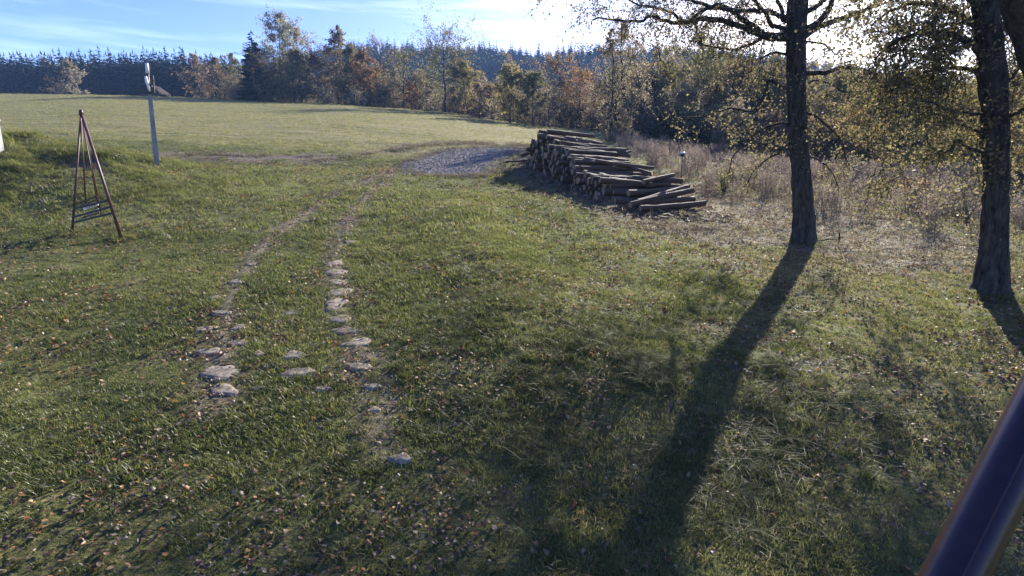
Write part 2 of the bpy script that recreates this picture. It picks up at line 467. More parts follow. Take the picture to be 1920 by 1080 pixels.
def ribbon(line, w, lift, mb):
    L = np.concatenate([[0], np.cumsum(np.hypot(*np.diff(line, axis=0).T))])
    s = np.arange(0, L[-1], 0.12)
    c = np.stack([np.interp(s, L, line[:, 0]), np.interp(s, L, line[:, 1])], 1)
    t = np.gradient(c, axis=0); t /= np.linalg.norm(t, axis=1)[:, None]; nn = np.stack([-t[:, 1], t[:, 0]], 1)
    k = 7; rows = []
    wl_ = w * (0.35 + 1.1 * vnoise(s, s * 0, .5, 21)); wr_ = w * (0.35 + 1.1 * vnoise(s, s * 0, .5, 22))
    for j in range(k):
        f = j / (k - 1); off = -wl_ * (1 - f) + wr_ * f
        p = c + nn * off[:, None]
        rows.append(np.column_stack([p, H(p[:, 0], p[:, 1]) + lift - 0.03 * abs(f - .5) * 2]))
    V = np.stack(rows, 1).reshape(-1, 3)
    i = (np.arange(len(s) - 1)[:, None] * k + np.arange(k - 1)[None, :]).ravel()
    mb.add(V, np.stack([i, i + k, i + k + 1, i + 1], 1))
mb = MB(); ribbon(TRACK_R[:-2], 0.19, 0.020, mb); ribbon(TRACK_L[:-1], 0.17, 0.020, mb)
path = setting('path', mb.mesh('path', M_SOIL))

STONES = [(415, 700, 66, 32), (418, 733, 64, 20), (393, 661, 50, 15), (448, 645, 30, 12), (484, 665, 24, 10), (560, 700, 70, 19), (550, 668, 50, 14),
          (545, 588, 42, 12), (520, 603, 18, 7), (447, 616, 30, 11), (415, 588, 36, 9), (385, 619, 42, 9), (472, 497, 18, 6), (440, 530, 26, 9),
          (636, 600, 52, 15), (648, 622, 56, 14), (670, 645, 56, 17), (672, 690, 58, 17), (628, 572, 44, 22), (634, 550, 42, 18), (632, 531, 34, 12),
          (630, 512, 40, 13), (628, 496, 36, 10), (697, 727, 32, 11), (604, 731, 30, 9), (750, 862, 44, 20), (660, 455, 26, 6), (486, 730, 26, 8), (700, 770, 26, 9), (400, 560, 24, 6)]
stone_xy = []
for (X, Y, w, h) in STONES:
    p = gp(X, Y); d = p[1]
    rx = max(0.07, w / 2 * d / 1000 * 0.98)
    q = gp(X, Y - h / 2); q2 = gp(X, Y + h / 2)
    ry = max(rx * 0.45, min(0.32, abs(q[1] - q2[1]) / 2))
    n = 18; th = np.linspace(0, 2 * np.pi, n, endpoint=False)
    ph = rng.random(4) * 6.28
    rr = 1 + 0.16 * np.sin(2 * th + ph[0]) + 0.13 * np.sin(3 * th + ph[1]) + 0.08 * np.sin(5 * th + ph[2]) + 0.06 * rng.normal(size=n)
    rings = []
    for (f, z) in ((1.03, -0.08), (1.0, 0.008), (0.86, 0.025), (0.6, 0.029), (0.25, 0.030)):
        x, y = p[0] + rx * rr * f * np.cos(th), p[1] + ry * rr * f * np.sin(th)
        rings.append(np.column_stack([x, y, H(x, y) * .35 + .65 * (H(p[0], p[1]) + .145 * (y - p[1])) + z + rng.normal(size=n) * (0.004 if z > 0 else 0)]))
    V = np.vstack(rings + [np.array([[p[0], p[1], p[2] + 0.030]])])
    Qs, Ts = [], []
    for r in range(4):
        for k in range(n): Qs.append((r * n + k, r * n + (k + 1) % n, (r + 1) * n + (k + 1) % n, (r + 1) * n + k))
    for k in range(n): Ts.append((4 * n + k, 4 * n + (k + 1) % n, 5 * n))
    me = mesh_np('stone', V - p, [np.array(Qs), np.array(Ts)], M_STONE)
    o = part('stone', me, path); o.location = p
    stone_xy.append((p[0], p[1], rx, ry))
stone_xy = np.array(stone_xy)

# ------------------------------------------------------------------ scattering of what nobody could count (grass, leaves, weeds)
def scatter(name, pts, scl, rot, idx, tint, protos):
    lib = bpy.data.collections.new(name + '_shapes')
    for k, me in enumerate(protos):
        lib.objects.link(bpy.data.objects.new('%s_shape_%02d' % (name, k), me))
    me = bpy.data.meshes.new(name); n = len(pts)
    me.vertices.add(n); me.vertices.foreach_set('co', np.ascontiguousarray(pts, np.float32).ravel())
    for nm, ty, key, a in (('scl', 'FLOAT', 'value', scl), ('tint', 'FLOAT', 'value', tint), ('idx', 'INT', 'value', idx), ('rot', 'FLOAT_VECTOR', 'vector', rot)):
        at = me.attributes.new(nm, ty, 'POINT')
        at.data.foreach_set(key, np.ascontiguousarray(a, np.int32 if ty == 'INT' else np.float32).ravel())
    o = bpy.data.objects.new(name, me); COL.objects.link(o); o['kind'] = 'stuff'
    ng = bpy.data.node_groups.new(name, 'GeometryNodeTree')
    ng.interface.new_socket('Geometry', in_out='INPUT', socket_type='NodeSocketGeometry')
    ng.interface.new_socket('Geometry', in_out='OUTPUT', socket_type='NodeSocketGeometry')
    N, L = ng.nodes, ng.links
    gi, go = N.new('NodeGroupInput'), N.new('NodeGroupOutput')
    ci = N.new('GeometryNodeCollectionInfo'); ci.inputs['Collection'].default_value = lib
    ci.inputs['Separate Children'].default_value = True; ci.inputs['Reset Children'].default_value = True
    ip = N.new('GeometryNodeInstanceOnPoints'); ip.inputs['Pick Instance'].default_value = True
    def na(nm, ty):
        q = N.new('GeometryNodeInputNamedAttribute'); q.data_type = ty; q.inputs['Name'].default_value = nm; return q.outputs['Attribute']
    er = N.new('FunctionNodeEulerToRotation')
    L.new(na('rot', 'FLOAT_VECTOR'), er.inputs[0]); L.new(er.outputs[0], ip.inputs['Rotation'])
    L.new(na('scl', 'FLOAT'), ip.inputs['Scale']); L.new(na('idx', 'INT'), ip.inputs['Instance Index'])
    L.new(gi.outputs[0], ip.inputs['Points']); L.new(ci.outputs[0], ip.inputs['Instance']); L.new(ip.outputs[0], go.inputs[0])
    md = o.modifiers.new('scatter', 'NODES'); md.node_group = ng
    return o

def blades(n, spread, h, w, bend, mat, name, segs=3, flop=0.0):
    """a clump of curved tapering blades"""
    mb = MB(); vv = []
    for _ in range(n):
        a = rng.random() * 6.283; r = spread * math.sqrt(rng.random())
        base = np.array([r * math.cos(a), r * math.sin(a), -0.01])
        da = rng.random() * 6.283; dirv = np.array([math.cos(da), math.sin(da), 0])
        side = np.array([-dirv[1], dirv[0], 0]); hh = h * (0.45 + 0.75 * rng.random()); bb = bend * (0.3 + rng.random())
        rows = []
        for s in range(segs + 1):
            t = s / segs
            p = base + dirv * (bb * hh * t * t) + np.array([0, 0, hh * (t - flop * t * t)])
            ww = w * (1 - t) ** 0.7 * (0.7 + .6 * rng.random()) if s < segs else w * 0.08
            rows.append((p - side * ww / 2, p + side * ww / 2))
        V = np.array(rows).reshape(-1, 3)
        mb.add(V, [(2 * s, 2 * s + 1, 2 * s + 3, 2 * s + 2) for s in range(segs)])
        vv += [rng.random()] * len(V)
    return mb.mesh(name, mat, attrs={'v': np.array(vv)})

M_GRASS = leaf_mat('grass_blade', [(0.075, 0.095, 0.026), (0.145, 0.165, 0.040), (0.205, 0.210, 0.058), (0.26, 0.23, 0.095), (0.32, 0.28, 0.165)], 0.66, 0.03, 0.45, True, [0, .3, .6, .82, 1])
M_STRAW = leaf_mat('dry_straw', [(0.10, 0.08, 0.045), (0.20, 0.17, 0.10), (0.33, 0.29, 0.20), (0.38, 0.34, 0.26)], 0.4, 0.03, 0.45, True)
M_WEED = leaf_mat('dry_weed', [(0.13, 0.10, 0.08), (0.22, 0.17, 0.13), (0.31, 0.25, 0.19), (0.38, 0.32, 0.22)], 0.45, 0.03, 0.5, True)
M_FALL = leaf_mat('fallen_leaf', [(0.05, 0.034, 0.022), (0.10, 0.065, 0.040), (0.17, 0.12, 0.075), (0.24, 0.10, 0.03), (0.28, 0.17, 0.05), (0.30, 0.25, 0.17)], 0.38, 0.035, 0.46, True, [0, .25, .5, .66, .78, .95])

def frustum_pts(n, d0, d1, power=1.0, margin=2.2, tmax=1.04):
    u = rng.random(n); y = (d0 ** (2 * power) + u * (d1 ** (2 * power) - d0 ** (2 * power))) ** (1 / (2 * power))
    x = (rng.random(n) * 2 - 1) * (tmax * y + margin)
    return x, y
def on_stone(x, y):
    m = np.zeros(len(x), bool)
    for (a, b, rx, ry) in stone_xy: m |= ((x - a) / (rx * 1.0)) ** 2 + ((y - b) / (ry * 1.0)) ** 2 < .5
    return m
def pile_mask(x, y):
    ab = PILE_B - PILE_A; L = np.linalg.norm(ab); ab = ab / L
    r = (x - PILE_A[0]) * ab[0] + (y - PILE_A[1]) * ab[1]; s = (x - PILE_A[0]) * ab[1] - (y - PILE_A[1]) * ab[0]
    return (r > -.2) & (r < L) & (s > 0.1) & (s < 2.6)
def rots(n, tilt=0.15):
    return np.stack([rng.normal(size=n) * tilt, rng.normal(size=n) * tilt, rng.random(n) * 6.283], 1)

lawn_p = [blades(18, 0.085, 0.042, 0.0075, 0.8, M_GRASS, 'lawn_tuft') for _ in range(5)] + [blades(14, 0.06, 0.075, 0.008, 1.0, M_GRASS, 'lawn_tuft', flop=.3) for _ in range(3)]
tall_p = [blades(26, 0.12, 0.26, 0.009, 1.5, M_GRASS, 'long_tuft', segs=5, flop=.55) for _ in range(4)]
straw_p = [blades(16, 0.14, 0.13, 0.010, 1.7, M_STRAW, 'straw_tuft', segs=4, flop=.6) for _ in range(4)]

def drift(x, y): return sstep(.46, .72, vnoise(x, y, .9, 51) * .6 + vnoise(x, y, .3, 52) * .5)
def lawn_layer(name, n, d0, d1, smin, smax, protos):
    x, y = frustum_pts(n, d0, d1, 0.72)
    so, sw, fi, lu = masks(x, y)
    patch = vnoise(x, y, 0.55, 31) * .6 + vnoise(x, y, 1.7, 32) * .6
    keep = rng.random(n) < np.clip((0.25 + patch) * (1 - .9 * so) * (1 - .75 * sw) * (0.75 + .6 * lu) * (1 - .72 * drift(x, y) * (1 - sstep(9, 14, y))), 0, 1)
    keep &= ~on_stone(x, y) & ~in_poly(x, y, GRAVEL) & ~pile_mask(x, y)
    x, y, patch, lu, fi, sw = x[keep], y[keep], patch[keep], lu[keep], fi[keep], sw[keep]; m = len(x)
    scl = (smin + (smax - smin) * rng.random(m)) * (0.65 + 0.55 * vnoise(x, y, 0.8, 33) + .25 * lu) * (1 - .3 * fi)
    right = sstep(-1, 5, x - 0.1 * y)
    tint = np.clip(0.30 + 0.18 * rng.normal(size=m) + 0.50 * (vnoise(x, y, 2.2, 34) - .5) + .30 * (vnoise(x, y, .5, 35) - .5) + .30 * right + .04 * lu + .15 * fi + 0.3 * sw, 0, 1)
    idx = rng.integers(0, len(protos), m)
    return scatter(name, np.stack([x, y, H(x, y)], 1), scl, rots(m), idx, tint, protos)
lawn_layer('grass', 95000, 2.6, 12.5, 0.75, 1.35, lawn_p)
lawn_layer('grass', 60000, 12.0, 34.0, 1.2, 2.2, lawn_p)

# long tussocks on the little bank
n = 2600
cx = np.concatenate([rng.normal(1.2, 1.15, n // 2), rng.normal(1.9, 1.0, n // 4), rng.normal(-.4, 1.5, n - n // 2 - n // 4)])
cy = np.concatenate([rng.normal(6.0, .75, n // 2), rng.normal(5.4, .8, n // 4), rng.normal(8.2, 1.6, n - n // 2 - n // 4)])
k = (vnoise(cx, cy, .7, 41) > .45) & (cy > 2.8); cx, cy = cx[k], cy[k]
scatter('long_grass', np.stack([cx, cy, H(cx, cy)], 1), 0.28 + .5 * rng.random(len(cx)), rots(len(cx), .2), rng.integers(0, 4, len(cx)), np.clip(.34 + .16 * rng.normal(size=len(cx)), 0, 1), tall_p)
n = 2600; cy = 5.5 + 13 * rng.random(n); cx = -.1 - .16 * (cy - 8) + rng.normal(size=n) * .75
k = vnoise(cx, cy, .8, 47) > .5; cx, cy = cx[k], cy[k]
scatter('long_grass', np.stack([cx, cy, H(cx, cy)], 1), .22 + .38 * rng.random(len(cx)), rots(len(cx), .2), rng.integers(0, 4, len(cx)), np.clip(.42 + .18 * rng.normal(size=len(cx)), 0, 1), tall_p)
# tufts round the feet of trunks, posts and the frame
q = []
for (X_, Y_, r_, n_) in ((1507, 452, .5, 90), (1860, 550, .5, 90), (294, 310, .35, 50), (134, 438, .2, 22), (229, 448, .2, 22), (1276, 352, .25, 20)):
    c_ = gp(X_, Y_); a_ = rng.random(n_) * 6.283; rr_ = r_ * (.6 + .7 * rng.random(n_)); q.append(np.stack([c_[0] + rr_ * np.cos(a_), c_[1] + rr_ * np.sin(a_)], 1))
q = np.vstack(q); x, y = q[:, 0], q[:, 1]
scatter('long_grass', np.stack([x, y, H(x, y)], 1), .3 + .45 * rng.random(len(x)), rots(len(x), .2), rng.integers(0, 4, len(x)), np.clip(.45 + .2 * rng.normal(size=len(x)), 0, 1), tall_p)
# lush clumps on the mound and lawn
x, y = frustum_pts(22000, 4, 24)
lu = masks(x, y)[3]
k = (rng.random(len(x)) < (.04 + .96 * lu ** 2) * (vnoise(x, y, .9, 42) > .45)) & ~on_stone(x, y) & ~in_poly(x, y, GRAVEL); x, y = x[k], y[k]
scatter('long_grass', np.stack([x, y, H(x, y)], 1), (0.30 + .35 * rng.random(len(x))), rots(len(x), .2), rng.integers(0, 4, len(x)), np.clip(.32 + .16 * rng.normal(size=len(x)), 0, 1), tall_p)

x = rng.normal(-16.5, 4.2, 5200); y = rng.normal(17.3, 2.4, 5200)
k = (vnoise(x, y, .8, 46) > .42) & (y > 11); x, y = x[k], y[k]
scatter('long_grass', np.stack([x, y, H(x, y)], 1), .55 + .7 * rng.random(len(x)), rots(len(x), .25), rng.integers(0, 4, len(x)), np.clip(.42 + .16 * rng.normal(size=len(x)), 0, 1), tall_p)
# rough edge of the gravel
q = np.concatenate([np.linspace(GRAVEL[i_], GRAVEL[(i_ + 1) % len(GRAVEL)], 160, endpoint=False) for i_ in range(len(GRAVEL))]); q = q + rng.normal(size=q.shape) * .28; x, y = q[:, 0], q[:, 1]
scatter('dry_grass', np.stack([x, y, H(x, y) + .02], 1), .6 + .8 * rng.random(len(x)), rots(len(x), .25), rng.integers(0, 4, len(x)), np.clip(.35 + .3 * rng.normal(size=len(x)), 0, 1), straw_p)
# straw and debris round the log pile and under the trees on the right
x, y = frustum_pts(60000, 6, 34)
so, sw, fi, lu = masks(x, y)
k = (rng.random(len(x)) < sw * (.35 + .75 * vnoise(x, y, .8, 43)) + .02) & ~in_poly(x, y, GRAVEL) & ~pile_mask(x, y) & ~on_stone(x, y); x, y = x[k], y[k]
scatter('dry_grass', np.stack([x, y, H(x, y)], 1), .7 + .9 * rng.random(len(x)), rots(len(x), .25), rng.integers(0, 4, len(x)), np.clip(.45 + .3 * rng.normal(size=len(x)), 0, 1), straw_p)
# tufts along the muddy strip at the field edge
s = rng.random(3500); Lm = np.linspace(0, 1, len(MUD)); x = np.interp(s, Lm, MUD[:, 0]) + rng.normal(size=3500) * .3; y = np.interp(s, Lm, MUD[:, 1]) + rng.normal(size=3500) * .7
k = ~in_poly(x, y, GRAVEL) & (vnoise(x, y, 1.2, 44) > .4); x, y = x[k], y[k]
scatter('dry_grass', np.stack([x, y, H(x, y)], 1), .8 + .8 * rng.random(len(x)), rots(len(x), .25), rng.integers(0, 4, len(x)), np.clip(.4 + .3 * rng.normal(size=len(x)), 0, 1), straw_p)
# short tufts over the field
x, y = frustum_pts(60000, 26, 92, 0.8)
fi = masks(x, y)[2]; k = (rng.random(len(x)) < fi * (.2 + vnoise(x * .35, y, 1.1, 45))) & ~in_poly(x, y, GRAVEL); x, y = x[k], y[k]
scatter('grass', np.stack([x, y, H(x, y)], 1), 1.5 + 1.3 * rng.random(len(x)), rots(len(x), .2), rng.integers(0, 8, len(x)), np.clip(.66 + .16 * rng.normal(size=len(x)), 0, 1), lawn_p)

# fallen leaves
def fallen_leaf():
    n = 4; rows = []
    L, W, c = 0.075, 0.05 * (.7 + .5 * rng.random()), 0.02 * rng.normal()
    for s in range(n + 1):
        t = s / n; w = W * math.sin(math.pi * min(.97, max(.03, t)) ** .8) / 2
        z = 0.014 + c * math.sin(t * 3.1) + 0.012 * rng.random(); e = 0.012 * rng.random()
        rows.append([(-w, (t - .5) * L, z + e), (0, (t - .5) * L, z), (w, (t - .5) * L, z + e * .6)])
    V = np.array(rows).reshape(-1, 3); q = []
    for s in range(n):
        for j in range(2): q.append((3 * s + j, 3 * s + j + 1, 3 * s + 4 + j, 3 * s + 3 + j))
    return mesh_np('fallen_leaf', V, [np.array(q)], M_FALL, {'v': np.full(len(V), rng.random())})
leaf_p = [fallen_leaf() for _ in range(7)]
x, y = frustum_pts(170000, 2.6, 26, 0.66)
so, sw, fi, lu = masks(x, y)
dens = (0.12 + 1.0 * drift(x, y)) * (0.4 + .6 * (1 - sstep(5, 13, y))) + .35 * so + .25 * sstep(0, 4, x) * sstep(7, 12, y)
k = (rng.random(len(x)) < dens * .72) & (~on_stone(x, y) | (rng.random(len(x)) < .12)) & ~in_poly(x, y, GRAVEL) & ~pile_mask(x, y); x, y = x[k], y[k]; m = len(x)
scatter('fallen_leaves', np.stack([x, y, H(x, y) + .012 + .035 * rng.random(m) ** 2], 1), .26 + .44 * rng.random(m) + .026 * y, rots(m, .5), rng.integers(0, 7, m), rng.random(m) ** 1.05, leaf_p)

# bark and splinters round the log pile
def chip(mt):
    mb = MB(); L_ = .09 + .1 * rng.random(); mb.box((0, 0, .012), L_, .02 + .03 * rng.random(), .012 + .012 * rng.random()); return mb.mesh('chip', mt, False)
chip_p = [chip(M_LOGBARK) for _ in range(4)] + [chip(M_LOGEND) for _ in range(3)]
n = 2200; s_ = rng.random(n); q = PILE_A + (PILE_B - PILE_A) * (s_ * 1.25 - .15)[:, None] + np.stack([rng.normal(size=n) * .9 + .9, rng.normal(size=n) * .6], 1); x, y = q[:, 0], q[:, 1]
scatter('bark_debris', np.stack([x, y, H(x, y) + .03], 1), .6 + 1.3 * rng.random(n), rots(n, .3), rng.integers(0, 7, n), rng.random(n), chip_p)
# loose stones on and round the gravel
def pebble():
    th = np.linspace(0, 6.283, 6, endpoint=False); a = np.stack([np.cos(th), np.sin(th), 0 * th], 1) * (.7 + .5 * rng.random((6, 1)))
    V = np.vstack([a * [1, .8, 0] + [0, 0, -.2], a * [.7, .6, 0] + [0, 0, .45], [[0, 0, .6]]]) * .05
    return mesh_np('pebble', V, [np.array([(k, (k + 1) % 6, 6 + (k + 1) % 6, 6 + k) for k in range(6)]), np.array([(6 + k, 6 + (k + 1) % 6, 12) for k in range(6)])], M_PEB, smooth=False)
M_PEB = solid_mat('loose_stone', (0.13, 0.12, 0.105), (0.34, 0.32, 0.285), 2, 0.9, 0.0, spec=0.1)
peb_p = [pebble() for _ in range(5)]
g0, g1 = GRAVEL.min(0) - .8, GRAVEL.max(0) + .8; n = 9000
x = g0[0] + rng.random(n) * (g1 - g0)[0]; y = g0[1] + rng.random(n) * (g1 - g0)[1]
jx, jy = rng.normal(size=n) * .35, rng.normal(size=n) * .35
k = in_poly(x + jx, y + jy, GRAVEL); x, y = x[k], y[k]
scatter('loose_stones', np.stack([x, y, H(x, y) + .04], 1), .35 + .9 * rng.random(len(x)) ** 2, rots(len(x), .2), rng.integers(0, 5, len(x)), rng.random(len(x)), peb_p)
# tall dry weeds on the right
def weed_clump():
    mb = MB(); vv = []
    for _ in range(15):
        a = rng.random() * 6.283; r = .28 * math.sqrt(rng.random()); h = 0.55 + .6 * rng.random()
        b = np.array([r * math.cos(a), r * math.sin(a), 0]); t = b + np.array([rng.normal() * .12, rng.normal() * .12, h])
        n0 = mb.n
        mb.tube([b, (b + t) / 2 + rng.normal(size=3) * .02, t], [.006, .005, .003], 3, False)
        pts = t + rng.normal(size=(7, 3)) * [.03, .03, .09] - [0, 0, .06]
        V, Q, v = leaf_cards(pts, .045 + .04 * rng.random(7), .5); mb.add(V, Q)
        pts = b + (t - b) * rng.random((6, 1)) + rng.normal(size=(6, 3)) * .03
        V, Q, v = leaf_cards(pts, .09, .25); mb.add(V, Q)
        vv += [rng.random()] * (mb.n - n0)
    return mb.mesh('weed_clump', M_WEED, attrs={'v': np.array(vv)})
weed_p = [weed_clump() for _ in range(5)]
bb0, bb1 = WEEDS.min(0) - 1, WEEDS.max(0) + 1
n = 45000; x = bb0[0] + rng.random(n) * (bb1 - bb0)[0]; y = bb0[1] + rng.random(n) * (bb1 - bb0)[1]
k = in_poly(x, y, WEEDS) & (rng.random(n) < .25 + vnoise(x, y, 1.5, 61)) & ~pile_mask(x, y); x, y = x[k], y[k]
k = rng.permutation(len(x))[:11000]; x, y = x[k], y[k]; m = len(x)
scatter('tall_weeds', np.stack([x, y, H(x, y)], 1), .45 + .5 * rng.random(m) + .2 * vnoise(x, y, 2, 62), rots(m, .1), rng.integers(0, 5, m), np.clip(.45 + .25 * rng.normal(size=m) + .5 * (vnoise(x, y, 3, 63) - .5), 0, 1), weed_p)

# ------------------------------------------------------------------ trees
def prof(kind, f):
    if kind == 'round': return math.sqrt(max(0.03, 1 - (2 * f - .9) ** 2 / 1.25))
    if kind == 'tall': return (0.55 + .45 * math.sin(math.pi * min(1, f * 1.15))) * (1 if f < .75 else 1 - (f - .75) * 2.6)
    if kind == 'wide': return (0.75 + .35 * math.sin(math.pi * f)) * (1 if f < .8 else 1 - (f - .8) * 2.2)
    return 1.0

def grow_tree(h, crown0, radius, kind, n1, n2, leaves, leaf_size, r0, droop=0.0, lean=(0, 0), mat=M_BARK_DARK, lmat=None, seed=0, clump=0.35, multi=1):
    """returns branch mesh, foliage mesh in local coordinates"""
    global rng
    keep = rng; rng = np.random.default_rng(seed)
    mb = MB(); lp = []; w8 = []
    for stem in range(multi):
        ang = 6.283 * stem / multi + 1.1
        sp = (0 if multi == 1 else .28 * radius)
        z = np.linspace(-.15, h, 9); f = np.clip(z / h, 0, 1)
        tp = np.stack([lean[0] * f * f * h + np.cumsum(rng.normal(size=9)) * h * .012 + sp * math.cos(ang) * f ** .7, lean[1] * f * f * h + np.cumsum(rng.normal(size=9)) * h * .012 + sp * math.sin(ang) * f ** .7, z], 1)
        tr = r0 / math.sqrt(multi) * (1 - .93 * f ** .8); tr[0] *= 1.5; tr[1] *= 1.05
        mb.tube(tp, tr, 7)
        for i in range(n1):
            ff = crown0 + (1 - crown0) * (i + rng.random()) / n1
            g = (ff - crown0) / (1 - crown0)
            b = np.array([np.interp(ff, f, tp[:, k]) for k in range(3)]); br = np.interp(ff, f, tr)
            az = i * 2.4 + rng.normal() * .5; el = (0.15 + 1.0 * g + .25 * rng.normal()) * (1 - .3 * (kind == 'wide'))
            L = radius * prof(kind, g) * (.7 + .5 * rng.random())
            d = np.array([math.cos(az) * math.cos(el), math.sin(az) * math.cos(el), math.sin(el)])
            pts = [b]
            for s in range(4):
                d = d + rng.normal(size=3) * .16 + np.array([0, 0, (.10 if s < 2 else -.05) - droop * .35 * s]); d /= np.linalg.norm(d)
                pts.append(pts[-1] + d * L / 4)
            pts = np.array(pts)
            mb.tube(pts, br * .55 * np.linspace(1, .15, 5), 4, False)
            for j in range(n2):
                t = .25 + .75 * (j + rng.random()) / n2
                q = np.array([np.interp(t, np.linspace(0, 1, 5), pts[:, k]) for k in range(3)])
                d2 = (pts[min(4, int(t * 4) + 1)] - pts[min(3, int(t * 4))]); d2 = d2 / (np.linalg.norm(d2) + 1e-9)
                d2 = d2 + rng.normal(size=3) * .75; d2 /= np.linalg.norm(d2)
                L2 = L * (.28 + .25 * rng.random()); q1 = q + d2 * L2 * .5 + rng.normal(size=3) * .04 * L; d2[2] -= droop * 1.2
                q2 = q1 + d2 * L2 * .5
                mb.tube([q, q1, q2], br * .2 * np.array([1, .6, .2]), 3, False)
                wgt = max(0.12, rng.normal(1, clump * 1.3))
                for tw in range(3):
                    a = q + (q2 - q) * rng.random(); e = a + (d2 + rng.normal(size=3) * .9) * L2 * .45 - np.array([0, 0, droop * L2 * .6])
                    mb.tube([a, e], br * .08 * np.array([1, .5]), 3, False)
                    lp.append((a, e)); w8.append(wgt)
    w8 = np.array(w8); w8 = w8 / w8.sum(); pick = rng.choice(len(lp), leaves, p=w8)
    A = np.array([p[0] for p in lp])[pick]; E = np.array([p[1] for p in lp])[pick]
    pts = A + (E - A) * rng.random((leaves, 1)) * 1.1 + rng.normal(size=(leaves, 3)) * radius * .035
    V, Q, v = leaf_cards(pts, leaf_size * (.6 + .8 * rng.random(leaves)))
    br_me = mb.mesh('trunk', mat); fo = mesh_np('crown', V, [Q], lmat, {'v': v}, smooth=False)
    rng = keep
    return br_me, fo

L_OLIVE = leaf_mat('olive_leaf', [(0.104, 0.104, 0.048), (0.166, 0.16, 0.066), (0.247, 0.216, 0.098)], .62, .012, .6)
L_SILVER = leaf_mat('silver_leaf', [(0.16, 0.173, 0.122), (0.273, 0.285, 0.21), (0.385, 0.385, 0.298)], .62, .012, .6)
L_BROWN = leaf_mat('brown_leaf', [(0.116, 0.085, 0.055), (0.191, 0.141, 0.085), (0.273, 0.204, 0.116)], .62, .012, .6)
L_ORANGE = leaf_mat('orange_leaf', [(0.13, 0.075, 0.04), (0.22, 0.125, 0.055), (0.30, 0.19, 0.09)], .6, .012, .6)
L_YELLOW = leaf_mat('yellow_leaf', [(0.14, 0.125, 0.055), (0.24, 0.20, 0.08), (0.33, 0.265, 0.11)], .62, .012, .6)
L_PALE = leaf_mat('pale_leaf', [(0.16, 0.135, 0.091), (0.285, 0.241, 0.154), (0.41, 0.348, 0.223)], .62, .012, .6)
L_BIRCH = leaf_mat('birch_leaf', [(0.17, 0.145, 0.10), (0.28, 0.235, 0.155), (0.38, 0.32, 0.20)], .62, .012, .6)
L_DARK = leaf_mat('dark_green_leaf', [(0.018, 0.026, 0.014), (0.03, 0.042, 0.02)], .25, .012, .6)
L_GOLD = leaf_mat('golden_leaf', [(0.13, 0.115, 0.05), (0.25, 0.195, 0.075), (0.37, 0.26, 0.095)], .62, .012, .6)
L_NEAR = leaf_mat('near_leaf', [(0.10, 0.098, 0.05), (0.18, 0.16, 0.078), (0.29, 0.235, 0.105)], .6, .02)

